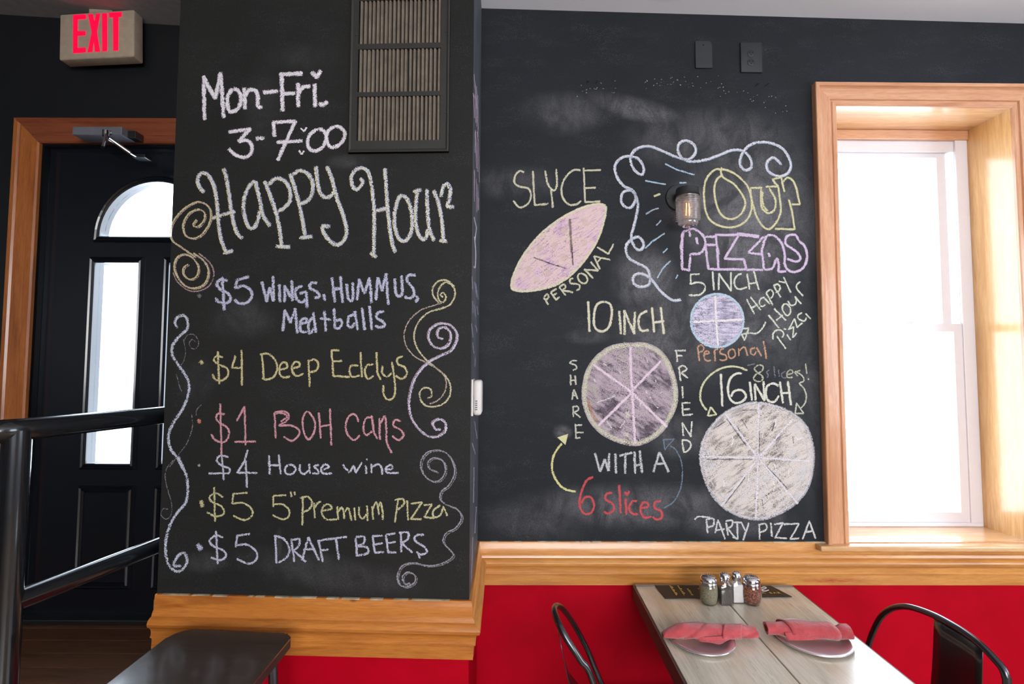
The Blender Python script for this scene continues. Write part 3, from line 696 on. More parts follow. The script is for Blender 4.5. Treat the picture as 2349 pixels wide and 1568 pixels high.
# wall lamp
lc = FB.px(1557, 454, 0)
lamp = thing('wall_lamp', lc, 'black wall lamp with ribbed glass jar shade and glowing filament bulb', 'lamp')
RY = Matrix.Rotation(PI / 2, 4, 'X')
bm = BM(); lathe(bm, [(0.052, 0), (0.053, 0.004), (0.050, 0.009), (0.034, 0.013), (0.030, 0.013)], Matrix.Translation(lc) @ RY, 40); obj('back_plate', bm, M_rough_black, lamp, smooth=35)
for px, py in ((1533, 454),):
    p = FB.px(px, py, 0.010); bm = BM(); lathe(bm, [(0.003, 0), (0.002, 0.003)], Matrix.Translation(p) @ RY, 10); obj('screw', bm, M_gunmetal, lamp)
dJ = 0.072
jt = FB.px(1577, 440, dJ); jb = FB.px(1578, 519, dJ); ct = FB.px(1577, 429, dJ)
jx, jy = jt.x, jt.y; ztop = ct.z - 0.002; zcap = FB.px(1577, 449, dJ).z; zbot = jb.z
s = dJ
bm = BM(); tube(bm, cat([lc + FB.n * 0.01, lc + FB.n * 0.03 + Vector((0, 0, .004)), Vector((jx, jy + 0.02, ztop - 0.012))], n=5), 0.017, 16); obj('arm', bm, M_rough_black, lamp, smooth=50)
bm = BM(); lathe(bm, [(0.010, ztop), (0.030, ztop - 0.001), (0.0405, ztop - 0.004), (0.042, ztop - 0.009), (0.042, zcap + 0.002), (0.0435, zcap), (0.041, zcap - 0.001), (0.030, zcap + 0.002)], Matrix.Translation((jx, jy, 0)), 40); obj('cap', bm, M_rough_black, lamp, smooth=40)
prof = [(0.036, zcap)]; H = zcap - zbot; k = 96
for i in range(k + 1):
    t = i / k; z = zcap - 0.004 - (H * 0.80) * t; r = 0.0440 * (0.90 + 0.10 * min(1, t * 10) ** .5) + (0.0010 * math.cos(t * 24 * PI) if (t < .38 or t > .56) else 0)
    prof.append((r, z))
prof += [(0.043, zcap - H * .84), (0.037, zcap - H * .865), (0.0375, zcap - H * .90), (0.036, zcap - H * .95), (0.028, zbot + 0.001), (0.008, zbot)]
bm = BM(); lathe(bm, prof[::-1], Matrix.Translation((jx, jy, 0)), 44, caps=False); obj('glass_jar', bm, M_ribglass, lamp, smooth=180)
M_fil = emit('glowing_filament', (1.0, 0.62, 0.25, 1), 7); M_bulb = _thin('amber_bulb_glass', (1.0, 0.80, 0.60, 1), 0.10, 0.05, 1.0)
bulb = BM(); zb0 = zcap - 0.018; lathe(bulb, [(0.013, zb0 + .014), (0.014, zb0), (0.0175, zb0 - .014), (0.0175, zb0 - .050), (0.012, zb0 - .062), (0.003, zb0 - .066)], Matrix.Translation((jx, jy, 0)), 24, caps=False)
bo = obj('bulb', bulb, M_bulb, lamp, smooth=180)
for dx in (-0.006, 0.006):
    bm = BM(); tube(bm, [(jx + dx * 0.8, jy, zb0 - .010), (jx + dx, jy - .002, zb0 - .035), (jx + dx * 1.1, jy, zb0 - .056)], 0.0011, 6); obj('filament', bm, M_fil, bo)
bm = BM(); lathe(bm, [(0.014, zb0 + .012), (0.014, zcap + .002)], Matrix.Translation((jx, jy, 0)), 20); obj('bulb_socket', bm, M_rough_black, lamp)
pl = bpy.data.lights.new('bulb_light', 'POINT'); pl.energy = 0.03; pl.color = (1, 0.55, 0.25); pl.shadow_soft_size = 0.012
po = bpy.data.objects.new('bulb_light', pl); COL.objects.link(po); po.location = (jx, jy, zb0 - 0.03)

# thermostat box on the side of the pillar
t0 = FS.P(0.03, 0, 0)
zt1 = aty(1090, 869, YA + 0.06).z; zt0 = aty(1090, 951, YA + 0.06).z
th = thing('thermostat', FS.P(0.06, zt0, 0), 'small white plastic box on the narrow side of the pillar', 'thermostat')
bm = BM(); fbox(bm, FS, 0.012, 0.105, zt0, zt1, 0.0, 0.006, 0.002); obj('base', bm, M_white, th)
bm = BM(); fbox(bm, FS, 0.014, 0.103, zt0 + 0.002, zt1 - 0.002, 0.006, 0.030, 0.009, seg=4); obj('cover', bm, M_white, th, smooth=50)
bm = BM()
for i in range(5): fbox(bm, FS, 0.0136, 0.0142, zt0 + 0.018 + i * 0.006, zt0 + 0.021 + i * 0.006, 0.012, 0.018)
obj('vent_slot', bm, M_blackmetal, th)

# ------------------------------------------------------------------ chalk on the pillar
W = (226, 216, 226); LV = (184, 184, 214); CRM = (222, 212, 172); YL = (206, 190, 128); PK = (214, 140, 152); WB = (196, 200, 222); GR = (168, 164, 172)
LIL = (214, 184, 220); BLU = (168, 198, 224); ORG = (216, 152, 112); RED = (222, 70, 74); PALE = (214, 218, 196); CR2 = (214, 206, 170)
K(pillar, FA, 'chalk_lettering', 'white chalk words Mon-Fri', W, 10.5, ('C1', "285,180 290,500|285,190 370,345 412,155|412,155 435,485|~500,270 465,330 465,410 490,445 540,420 565,350 545,290 505,270|590,270 592,420|~592,340 620,285 670,285 690,330 690,400 725,412|735,300 835,292|868,165 875,435|855,165 1020,158|875,310 965,308|990,235 992,405|~992,310 1030,260 1085,255|1115,240 1118,405|1095,150 1130,185 1160,140|1100,160 1130,190 1155,150|1150,385 1185,395 1208,372"), cover=0.37)
K(pillar, FA, 'chalk_lettering', 'white chalk hours 3-7:00', W, 9.5, ('C1', "475,595 635,572 545,665|~545,665 610,660 645,700 635,760 590,785 520,765 470,720|680,645 735,642|815,625 805,525 970,515 840,805|835,672 1020,662|~1140,575 1085,610 1062,670 1080,725 1130,735 1180,700 1200,640 1185,590 1140,575|~1265,555 1215,590 1205,650 1230,705 1285,700 1330,655 1340,600 1310,565 1265,555"), cover=0.38)
K(pillar, FA, 'chalk_hearts', 'two tiny chalk hearts as a colon', W, 5, ('C1', "1012,568 1035,590 1055,562|1000,735 1018,762 1035,738|1150,385 1185,395 1210,370"), cover=0.37)
HH = "~290,1050 250,1000 240,945 265,905 310,910 350,970 380,1080 395,1250 410,1380 440,1460 460,1500|440,1500 500,1485|~435,865 460,960 480,1100 500,1230 530,1340 575,1395|350,1240 515,1190|~670,960 620,1010 585,1110 590,1220 620,1300 655,1315 690,1260 705,1180|~670,960 700,1080 730,1220 785,1300|~740,960 790,1090 840,1250 870,1440|~770,990 820,945 890,960 930,1030 930,1110 890,1160 845,1190|830,1450 925,1455|~930,905 970,1020 1010,1180 1045,1370|~950,920 1000,885 1060,905 1100,970 1095,1060 1060,1110 1005,1135|1010,1385 1095,1380|~1125,850 1135,950 1150,1030 1190,1085 1240,1070 1270,1010|~1205,850 1240,930 1280,1080 1330,1220 1355,1340 1330,1410 1280,1440 1220,1400 1180,1340 1170,1300|1170,1300 1225,1302"
HR = "~1455,940 1475,975 1430,1025 1400,1000 1390,930 1430,875 1490,870 1530,930 1550,1060 1560,1200 1560,1400 1555,1530|1535,1500 1575,1530|~1640,865 1650,1000 1665,1200 1690,1400 1720,1500|1575,1185 1655,1165|~1775,1070 1740,1100 1715,1200 1715,1300 1745,1390 1790,1410 1835,1350 1845,1240 1820,1120 1775,1070|~1885,1030 1875,1120 1870,1250 1890,1350 1925,1400 1950,1380 1965,1320|~1955,1020 1960,1180 1975,1320 2010,1410|1860,1040 1910,1030|~2005,1030 2040,1120 2065,1250 2080,1410|~2060,1080 2075,1010 2105,985 2130,1020 2125,1090 2110,1150 2160,1155|2055,1408 2105,1412"
K(pillar, FA, 'chalk_lettering', 'large cream and white chalk word Happy', WB, 10, ('C1', HH), cover=0.40, second=(CRM, 6, (-2.5, 1.5)))
K(pillar, FA, 'chalk_lettering', 'large cream and white chalk word Hour', WB, 10, ('C1', HR), cover=0.40, second=(CRM, 6, (-2.0, 1.5)))
K(pillar, FA, 'chalk_scroll', 'double chalk scroll in cream and pink left of the word Happy', YL, 5, ('C1', "~230,1250 205,1290 240,1305 285,1260 290,1200 240,1175 170,1210 130,1290 150,1370 220,1390 290,1340 335,1250 330,1170 290,1130 230,1120 150,1160 80,1230 40,1310 45,1400 120,1460 220,1530"), ('C2', "~260,0 340,60 370,130 350,210 290,250 220,245 160,190 125,110 140,40 190,10 250,30 295,90 290,160 240,190 195,160 190,110 225,80"), cover=0.40, second=((196, 160, 160), 3, (3, 2)))
K(pillar, FA, 'chalk_scroll', 'thin pink chalk line around the lower scroll loop', (176, 140, 142), 4, ('C2', "~300,0 380,70 410,150 380,230 310,270 230,270 150,210 115,140"), cover=0.44)
K(pillar, FA, 'chalk_lettering', 'lavender chalk line $5 Wings, Hummus,', LV, 8, ('C2', "~510,200 460,190 430,220 450,255 510,290 530,330 500,360 440,350 420,320|470,175 485,410|660,170 575,195 565,255|~565,255 620,235 675,270 680,320 640,360 590,360 555,335|755,210 790,350 810,250 840,345 835,170|880,230 885,350|918,350 920,235 975,340 970,200|~1050,235 1000,260 1000,320 1040,355 1075,330|1030,290 1075,280 1080,390|~1155,215 1110,215 1100,250 1150,280 1170,310 1130,325|1200,300 1208,340|1260,180 1280,350|1320,170 1335,355|1270,260 1330,255|~1365,220 1375,320 1395,345 1410,320 1410,210|1440,335 1455,190 1495,290 1530,180 1545,360|1575,335 1590,180 1620,270 1650,150 1665,370|~1710,180 1720,290 1745,310 1765,280 1760,160|~1865,160 1810,160 1800,200 1840,250 1850,300 1820,325 1780,315|1868,310 1880,325 1862,350"), cover=0.40)
K(pillar, FA, 'chalk_lettering', 'lavender chalk word Meatballs', LV, 7.5, ('C2', "905,560 920,410 960,500 995,400 1010,575|~1030,510 1080,495 1065,470 1035,490 1035,560 1080,570|~1120,460 1090,510 1100,580 1130,540|1125,430 1145,570|1205,420 1215,560|1175,470 1250,480|1275,400 1280,540|~1280,490 1320,480 1330,510 1310,540 1280,540|~1420,440 1380,460 1375,520 1400,535 1425,500|1425,420 1445,550|1475,395 1495,550|1530,385 1545,550|~1635,420 1590,430 1580,465 1620,490 1640,520 1600,535 1570,520"), cover=0.40)
K(pillar, FA, 'chalk_lettering', 'yellow chalk line $4 Deep Eddys', YL, 5.5, ('C2', "~475,750 430,740 410,770 440,800 505,830 510,880 470,915 420,910 400,870|438,710 448,940|565,740 540,825 615,825|608,700 612,950|755,735 770,900|~740,730 800,725 850,770 865,830 840,890 790,910 755,900|~880,840 935,825 930,790 900,790 880,830 890,880 920,895 960,885|~975,830 1025,815 1020,785 990,785 970,825 985,870 1015,885 1055,865|1090,770 1100,960|~1092,780 1130,765 1160,790 1150,840 1100,860|1255,700 1270,885 1385,890|1255,700 1310,700|1262,780 1330,775|~1450,810 1400,810 1385,850 1405,890 1460,880|1465,715 1475,890|~1560,800 1510,810 1495,860 1520,905 1560,880|1580,715 1585,860 1610,910|~1625,810 1620,860 1655,890 1690,860|~1690,780 1705,880 1715,980 1700,1040 1660,1055 1630,1010 1630,950|~1770,740 1730,760 1735,800 1780,820 1800,870 1760,905 1715,880"), cover=0.39)
K(pillar, FA, 'chalk_lettering', 'pink chalk line $1 BOH cans', PK, 5.5, ('C2', "~490,1160 440,1155 425,1190 450,1220 510,1260 515,1320 480,1360 420,1345 390,1300|455,1085 465,1455|575,1205 630,1105 638,1380|560,1358 710,1357|845,1150 855,1330|~845,1145 920,1140 950,1170 930,1210 880,1240 960,1240 1020,1270 1020,1310 970,1350 910,1320|~855,1155 900,1150 935,1175 890,1215|~1085,1140 1050,1190 1055,1280 1090,1340 1130,1290 1135,1210 1085,1140|1165,1150 1180,1330|1245,1120 1255,1380|1170,1250 1250,1235|~1450,1215 1430,1165 1385,1170 1358,1240 1375,1310 1420,1345 1460,1310|~1550,1180 1505,1190 1485,1260 1505,1310 1550,1280|1545,1170 1560,1290 1585,1335|1600,1190 1605,1340|~1605,1230 1640,1175 1650,1260 1655,1360 1690,1440|~1755,1210 1715,1200 1700,1240 1750,1270 1775,1310 1740,1345 1690,1315"), cover=0.39)
K(pillar, FA, 'chalk_lettering', 'pale lavender chalk line $4 House wine', (196, 192, 214), 5.5, ('C3', "~540,210 480,200 455,235 490,270 545,290 540,325|540,325 400,325|490,200 505,370|675,160 650,240 600,320 740,322|660,240 670,425|825,200 830,330|895,195 908,330|828,270 905,265|~965,265 940,290 945,325 985,330 1015,300 1000,270 965,265|~1045,260 1045,310 1075,330 1110,300|1110,260 1115,325|~1180,265 1145,275 1170,300 1175,325 1130,325|~1210,300 1250,280 1225,260 1195,290 1210,325 1275,325|1350,265 1395,320 1425,270 1440,320 1485,250|1512,270 1515,325|1518,225 1521,232|1550,260 1552,320|~1555,280 1600,260 1625,290 1628,335|~1655,300 1700,290 1690,265 1655,285 1665,320 1745,322"), cover=0.40)
K(pillar, FA, 'chalk_lettering', 'yellow chalk line $5 5 inch Premium Pizza', (204, 196, 136), 5.2, ('C3', "~500,495 450,465 405,490 420,525 490,560 505,610 450,630 385,600|437,425 443,665|670,462 570,470 565,540|~565,540 640,535 700,575 705,625 650,655 570,625|945,480 855,485 855,560|~855,545 920,545 965,580 965,630 920,650 850,620|980,455 985,490|1005,455 1010,478|1065,490 1062,690|~1045,500 1100,490 1130,530 1110,580 1065,600|1145,535 1150,640|~1150,570 1170,535 1195,525|~1200,590 1270,575 1250,545 1215,555 1200,600 1230,650 1310,650|1310,560 1315,650|~1315,600 1340,565 1355,600 1360,650|~1360,600 1385,570 1400,610 1410,660|1430,570 1438,655|~1465,560 1465,620 1490,645 1520,610|1520,555 1525,660|1555,560 1565,650|~1560,580 1585,530 1600,580 1605,620|~1600,570 1615,530 1630,590 1632,655|1740,510 1718,670|~1715,515 1770,505 1785,535 1755,570 1730,585|1805,520 1812,655|1830,540 1910,530 1830,650 1905,650|1925,550 1980,545 1925,635 1995,640|~2040,550 1990,590 1995,635 2040,620 2060,570|2060,560 2090,625"), cover=0.40)
K(pillar, FA, 'chalk_lettering', 'lavender chalk line $5 Draft Beers', (190, 186, 212), 6, ('C3', "~500,780 450,765 405,800 430,840 500,870 520,910 480,940 410,920|450,735 462,965|690,755 600,765 590,845|~590,835 670,830 735,880 735,935 680,965 595,930|870,770 878,960|~860,765 930,790 970,860 950,920 890,960|985,790 1005,950|~990,800 1040,790 1035,840 1000,870|1000,870 1085,950|1060,940 1105,780 1180,940|1070,865 1150,858|1180,810 1205,950|1170,805 1250,790|1190,870 1245,865|1250,790 1375,775|1300,790 1320,935|1440,785 1450,910|~1440,775 1500,775 1495,820 1450,840|~1450,840 1520,850 1525,890 1440,910|1560,770 1575,885|1560,770 1630,765|1565,830 1630,820|1575,885 1640,885|1655,760 1670,885|1655,760 1720,750|1660,820 1720,810|1670,885 1725,885|1760,750 1765,880|~1745,745 1810,745 1810,790 1765,820|1765,820 1840,885|~1925,760 1870,765 1860,800 1930,850 1945,885 1900,900 1870,880|1885,900 1895,925"), cover=0.40)
for crop, pts, wd, rgb, lab in (('C2', "315,780 325,792", 12, YL, 'yellow chalk bullet dot before the $4 Deep line'), ('C2', "298,1200 308,1218", 10, (214, 120, 90), 'orange chalk bullet dot before the $1 line'), ('C3', "325,264 333,272", 7, GR, 'small grey chalk bullet dot before House wine'), ('C3', "343,522 352,558", 11, YL, 'yellow chalk bullet dot before Premium Pizza'), ('C3', "322,832 342,862", 14, LV, 'lavender chalk bullet dot before Draft Beers'), ('C2', "300,300 312,315", 10, (110, 108, 112), 'faint grey chalk dot under the scroll')):
    K(pillar, FA, 'chalk_bullet', lab, rgb, wd, (crop, pts), cover=0.40)
K(pillar, FA, 'chalk_scroll', 'long wavy white chalk vine down the left edge of the pillar', WB, 8, ('C2', "~150,545 130,500 150,460 195,450 220,490 215,550 160,600 115,660 110,730 150,800 200,870 230,940 225,1020 190,1110 120,1220 85,1300 95,1400 150,1480 190,1560"), ('C3', "~180,205 235,330 250,430 235,530 170,610 120,700 95,800 95,900 120,980 170,1020 220,1000 245,940 225,890 190,900 155,950 155,980 205,980"), cover=0.44)
K(pillar, FA, 'chalk_scroll', 'faint thin chalk tendrils beside the vine', (128, 124, 130), 3, ('C2', "~190,640 220,590 270,590 300,640 285,685 250,685 232,650 255,620 280,640|~190,620 205,700 195,770 170,810|~140,870 160,950 180,1000|~320,1090 285,1130 282,1170|~250,1160 255,1250 220,1360 170,1430 90,1540"), ('C3', "~150,230 100,290 90,360 110,450 135,540 130,620 95,650 60,620 75,575 110,580"), cover=0.48)
K(pillar, FA, 'chalk_scroll', 'yellow chalk scroll right of the wings line', (206, 196, 150), 5, ('C2', "~2060,320 2040,300 2060,285 2080,320 2060,355 2030,340 2020,290 2040,240 2080,210 2130,240 2145,300 2110,370 2040,400 1950,430 1880,500 1850,590 1870,680 1930,760 2000,820 2070,880 2110,950 2105,1030 2050,1090 1960,1105 1905,1070 1890,1010 1920,970 1970,980 1975,1030 1945,1045|~2030,360 1990,310 1985,250 2030,200 2090,200 2140,240"), cover=0.42)
K(pillar, FA, 'chalk_scroll', 'thinner pinkish chalk line following the yellow scroll', (190, 166, 148), 4, ('C2', "~2060,355 2000,375 1900,410 1820,480 1780,570 1790,660 1850,740 1940,790 2040,850 2080,920 2070,1000 2020,1060 1960,1085"), cover=0.44)
K(pillar, FA, 'chalk_scroll', 'lilac chalk scroll crossing the yellow one', (200, 192, 220), 6.5, ('C2', "~2060,620 2020,600 2030,550 2070,535 2110,570 2110,640 2060,685 1990,670 1955,610 1970,550 2030,510 2100,515 2150,560 2160,620 2120,700 2040,740 1950,790 1870,880 1830,980 1815,1080 1830,1180 1880,1260 1950,1315 2020,1320 2075,1280 2075,1220 2030,1195 1985,1225 2010,1270 2045,1265"), cover=0.42, second=((196, 156, 170), 3, (-3, -2)))
K(pillar, FA, 'chalk_scroll', 'grey lilac chalk scroll winding down the lower right', (160, 152, 164), 4, ('C3', "~2020,315 1960,290 1955,240 2000,215 2060,240 2075,310 2040,370 1980,380 1920,330 1900,260 1930,190 2000,160 2080,180 2130,250 2140,330 2100,410 2050,450 2040,510 2090,550 2160,580 2190,640 2150,710 2080,750 2060,810 2110,870 2130,910 2060,960 1960,980 1850,960 1770,980 1735,1050 1750,1110 1800,1130 1855,1100 1860,1050 1810,1025 1770,1060 1790,1110 1825,1100"), cover=0.42, second=((150, 146, 156), 3, (3.5, 2.5)))
# side of the pillar
K(pillar, FS, 'chalk_lettering', 'lilac chalk writing squeezed on the pillar side, top', (200, 170, 196), 1.6, ('S1', "110,50 128,300|106,170 112,300|117,110 120,330|124,120 126,350|104,160 116,190|131,170 133,410|128,380 134,440|118,370 114,500|119,380 124,590|127,440 131,610|134,420 140,670|112,600 112,780|122,650 126,840|130,680 136,830|137,760 132,830"), cover=0.36)
K(pillar, FS, 'chalk_lettering', 'white chalk digit squeezed on the pillar side, middle', (214, 206, 226), 2.2, ('S1', "110,870 124,930 116,1000|~112,980 120,1080 116,1160 108,1150"), cover=0.34)
K(pillar, FS, 'chalk_scribble', 'smudged lilac chalk scribble on the pillar side, low', (170, 166, 200), 2.6, ('S1', "98,1210 104,1290|112,1240 126,1330|120,1250 134,1340|100,1350 104,1420|110,1370 120,1440|126,1380 134,1430|96,1480 104,1560|118,1490 128,1530"), ('S2', "84,10 90,60|96,80 94,120|92,370 104,450|82,470 96,520|90,580 88,740|100,760 94,880|84,900 78,1100"), cover=0.44)

# ------------------------------------------------------------------ chalk on the back wall
K(wallB, FB, 'chalk_lettering', 'pale yellow chalk name at the upper left of the pizza drawings', CR2, 5.5, ('D1', "~360,280 330,270 300,300 295,350 330,375 390,390 405,440 385,490 330,515 285,470|418,270 430,500 520,490|~500,265 520,360 560,400 580,360 575,255|540,395 552,515|~740,265 690,265 640,310 612,380 620,450 660,495 710,495 745,470|760,250 770,480 870,475|758,268 875,262|768,385 840,382"), cover=0.40)
LEAF = "~1280,180 1200,155 1050,180 850,260 650,380 450,540 280,740 160,930 85,1120 75,1220 110,1260 250,1275 450,1250 650,1190 820,1080 980,920 1110,740 1200,570 1260,380 1285,250 1280,180"
fillpoly(wallB, FB, 'chalk_pizza_fill', 'pink chalk filling of the leaf-shaped personal pizza', chalkfill([(206, 150, 190), (222, 172, 186), (226, 186, 172), (220, 166, 200)], 0.36), 'E4', LEAF)
K(wallB, FB, 'chalk_pizza_outline', 'cream chalk outline of the leaf-shaped pizza', CRM, 6, ('E4', LEAF), cover=0.36)
K(wallB, FB, 'chalk_slice_line', 'brown chalk slice line on the leaf-shaped pizza', (136, 112, 96), 7, ('E4', "825,350 838,600 850,780"), cover=0.40)
K(wallB, FB, 'chalk_slice_line', 'dark rubbed slice line on the leaf-shaped pizza', (70, 58, 66), 4, ('E4', "850,700 865,940|360,840 600,930 780,980"), cover=0.44)
M_pep = chalkfill([(206, 164, 156), (214, 176, 164)], 0.30)
for (x, y) in ((1020, 390), (1010, 650), (630, 690), (740, 830), (300, 1000), (550, 1040), (400, 1130), (750, 500), (440, 720)):
    fillpoly(wallB, FB, 'chalk_topping', 'tan chalk topping spot on the leaf-shaped pizza', M_pep, 'E4', '~' + ' '.join('%d,%d' % (x + 42 * math.cos(t), y + 46 * math.sin(t)) for t in [2 * PI * i / 8 for i in range(9)]))
K(wallB, FB, 'chalk_lettering', 'cream chalk word Personal curving under the leaf-shaped pizza', CR2, 5, ('E4', "490,1355 545,1445|~490,1355 530,1310 555,1350 520,1385|580,1290 650,1385 690,1350|580,1290 650,1245|615,1330 655,1300|690,1225 770,1325|~690,1220 750,1185 770,1225 730,1260|730,1260 860,1290|~870,1110 830,1120 830,1170 900,1180 950,1200 940,1250 905,1260|~960,1045 925,1080 950,1150 1010,1175 1050,1140 1030,1075 960,1045|1120,1105 1010,995 1190,1010 1095,900|1210,990 1135,825 1340,870|1180,900 1230,840|1180,710 1320,795 1385,670"), cover=0.39)
K(wallB, FB, 'chalk_scroll', 'looping white chalk ribbon framing the wall lamp', (220, 210, 222), 7, ('D1', "~2090,225 2040,180 1995,210 2000,265 2050,300 2110,300 2150,260 2150,200 2100,120 2010,80 1920,80 1860,110 1820,170 1815,230 1850,265 1890,240 1880,180 1830,135 1760,130 1680,160 1600,190 1520,205 1450,200 1400,150 1400,90 1445,65 1500,90 1515,140 1480,185 1440,190 1380,175 1300,140 1210,105 1140,110 1095,140 1075,190 1100,260 1150,295 1165,250 1130,190 1060,170 1000,190 970,240 985,310 1030,370 1090,400 1110,450 1085,510 1050,515 1015,480 1020,420 1060,400 1100,420 1125,490 1115,570 1095,650 1080,720 1110,790 1145,800 1165,760 1130,715 1080,730 1045,780 1060,850 1120,890 1180,920 1205,970 1200,1030 1150,1050 1100,1030 1095,980 1140,960 1200,985 1240,1030 1290,1090 1360,1140 1415,1135"), cover=0.39, second=(BLU, 3, (2, 2)))
K(wallB, FB, 'chalk_rays', 'light blue chalk rays around the wall lamp', BLU, 4.5, ('D1', "1310,222 1390,262 1505,295|1175,335 1312,360|1405,350 1450,350|1180,560 1220,535 1265,520|1250,635 1280,603|1175,790 1220,745 1305,690|1295,820 1325,793|1255,990 1290,930 1345,875|1380,995 1395,970"), cover=0.42)
K(wallB, FB, 'chalk_rays', 'short yellow chalk ray left of the wall lamp', (222, 220, 160), 5, ('D1', "1235,440 1275,425"), cover=0.38)
K(wallB, FB, 'chalk_lettering', 'yellow chalk outline word Our', (216, 208, 150), 5.5, ('D3', "~860,440 800,430 730,480 680,560 660,680 665,800 680,900 730,1000 820,1060 940,1085 1060,1060 1150,990 1195,880 1195,760 1160,640 1100,560 1020,490 930,445 860,430|~860,500 810,540 780,620 780,720 800,820 840,920 900,975 980,990 1060,950 1110,880 1125,800 1080,700 1000,600 920,550 870,520|860,415 850,470 870,520|1185,640 1310,640|~1305,650 1300,760 1310,860 1370,920 1430,910 1465,850 1460,760 1420,690 1395,640|~1318,680 1315,780 1340,860 1380,900|1360,625 1495,625|1430,545 1495,625|~1495,625 1510,740 1525,880 1500,980 1450,1060 1390,1105 1330,1080 1260,980 1220,860 1190,740 1185,650|1430,545 1530,520 1565,680|~1550,570 1600,525 1660,560 1700,650 1720,750|1720,750 1738,825 1650,825|1615,775 1650,900 1680,1105 1465,1100"), cover=0.38)
K(wallB, FB, 'chalk_lettering', 'lilac chalk outline word Pizzas', LIL, 6.5, ('D1', "1430,680 1415,790 1425,930 1470,940 1480,830|~1430,680 1500,660 1560,700 1580,760 1550,820 1480,830|1423,690 1422,920|1470,670 1478,710|1520,720 1528,760|1580,715 1650,710|1575,770 1655,765 1670,830|1580,770 1600,930|1650,695 1670,930|1650,700 1800,700|1795,690 1940,708|1800,698 1940,714|1800,710 1710,860 1840,865 1855,930|1600,930 1965,935|1970,715 1870,820 1960,830|1985,710 1960,800 1975,930|~1965,760 2000,705 2050,710 2095,760 2115,840 2110,900|2005,825 2012,845|~1975,935 2030,925 2060,860 2075,900 2075,945 2125,945|~2210,740 2185,700 2130,710 2120,760 2160,790 2200,820 2220,860 2190,880 2130,860|~2210,740 2250,780 2265,850 2240,920 2180,950 2130,930 2110,880"), cover=0.38)
K(wallB, FB, 'chalk_lettering', 'pale chalk words 5 Inch', PALE, 5, ('E3', "265,170 150,175 145,310|~145,310 240,285 330,310 345,380 300,440 220,465 120,460|450,140 470,390|540,160 535,385|540,165 705,405|705,150 705,405|~855,165 790,190 750,270 770,350 830,380 930,350|930,170 960,380|1020,130 1090,385|945,300 1055,290"), cover=0.39)
C5 = '~' + ' '.join('%d,%d' % (515 + 362 * math.cos(t), 815 + 368 * math.sin(t)) for t in [2 * PI * i / 20 for i in range(21)])
fillpoly(wallB, FB, 'chalk_pizza_fill', 'lavender chalk filling of the small five inch pizza', chalkfill([(150, 140, 176), (196, 182, 216), (206, 192, 222)], 0.44, 0.0, 5, 24), 'E3', C5)
K(wallB, FB, 'chalk_pizza_outline', 'light blue chalk outline of the small five inch pizza', (176, 200, 222), 6.5, ('E3', C5), cover=0.37)
K(wallB, FB, 'chalk_slice_line', 'white chalk cross cutting the small five inch pizza', (230, 218, 222), 6.5, ('E3', "485,475 500,800 525,1160|185,835 865,800"), cover=0.35)
K(wallB, FB, 'chalk_lettering', 'pale chalk words Happy Hour Pizza slanting beside the window casing', PALE, 4.6, ('E3', "925,520 1025,720|975,490 1115,665|985,640 1070,590|~1170,490 1120,510 1095,560 1130,620 1180,590|1165,500 1240,580|1190,430 1280,600|~1190,430 1250,385 1290,430 1280,480 1230,520|1300,340 1390,490|~1290,330 1350,310 1385,350 1370,400 1320,430|1370,270 1460,290|1435,215 1530,425|1225,740 1370,915|1305,650 1465,810|1330,810 1420,740|~1460,580 1415,620 1430,690 1480,745 1525,710 1520,630 1460,580|~1490,540 1530,600 1590,590 1610,530 1590,480|1590,480 1675,580|~1665,275 1615,320 1620,380 1705,475|1340,1030 1460,1200|~1285,1075 1290,990 1340,945 1400,950 1435,1000 1410,1050|1480,1010 1525,1080|1440,925 1465,935|1500,935 1570,900 1560,1050 1610,985|1500,940 1585,790 1620,910 1690,850|~1690,705 1630,740 1640,790 1720,820 1750,770|1740,720 1805,790"), cover=0.40)
K(wallB, FB, 'chalk_arrow', 'pale chalk arrow pointing at the small pizza', PALE, 4.4, ('E3', "~1185,830 1140,920 1060,990 960,985|850,925 950,920 890,1085 850,1000 950,985"), cover=0.40)
K(wallB, FB, 'chalk_lettering', 'orange chalk word Personal under the small pizza', ORG, 4.8, ('E3', "240,1180 270,1370|~240,1180 290,1150 330,1190 300,1240 250,1250|~340,1280 400,1265 390,1240 350,1240 330,1300 350,1360 400,1370 430,1355|480,1240 485,1370|~470,1270 490,1215 530,1210|~610,1200 560,1215 560,1270 630,1290 640,1350 580,1365 545,1350|~710,1210 670,1250 680,1320 720,1335 765,1290 750,1220 710,1210|810,1200 815,1300|~815,1240 860,1190 900,1190 935,1305|~1040,1190 980,1210 980,1270 1020,1290 1060,1240|1060,1190 1125,1300|1155,1100 1195,1340"), cover=0.41)
K(wallB, FB, 'chalk_lettering', 'cream chalk words 10 Inch', (222, 214, 182), 6.5, ('D1', "790,1150 800,1350|~900,1150 850,1170 830,1240 835,1320 880,1350 930,1320 950,1230 940,1170 900,1150|1000,1215 1010,1365|1035,1370 1035,1210 1100,1365 1105,1220|~1190,1210 1140,1240 1130,1300 1150,1345 1200,1340|1220,1190 1235,1355|1280,1190 1300,1365|1230,1290 1300,1280"), cover=0.38)
C10 = "~800,130 950,135 1100,200 1220,330 1300,520 1335,700 1325,880 1250,1060 1130,1230 960,1340 800,1375 600,1330 420,1240 290,1110 215,960 180,800 190,620 240,440 350,290 500,180 650,140 800,130"
fillpoly(wallB, FB, 'chalk_pizza_fill', 'mauve chalk filling of the ten inch pizza', chalkfill([(112, 90, 108), (160, 136, 150), (184, 152, 170), (176, 158, 152)], 0.42, -0.6, 3, 22), 'E2', C10)
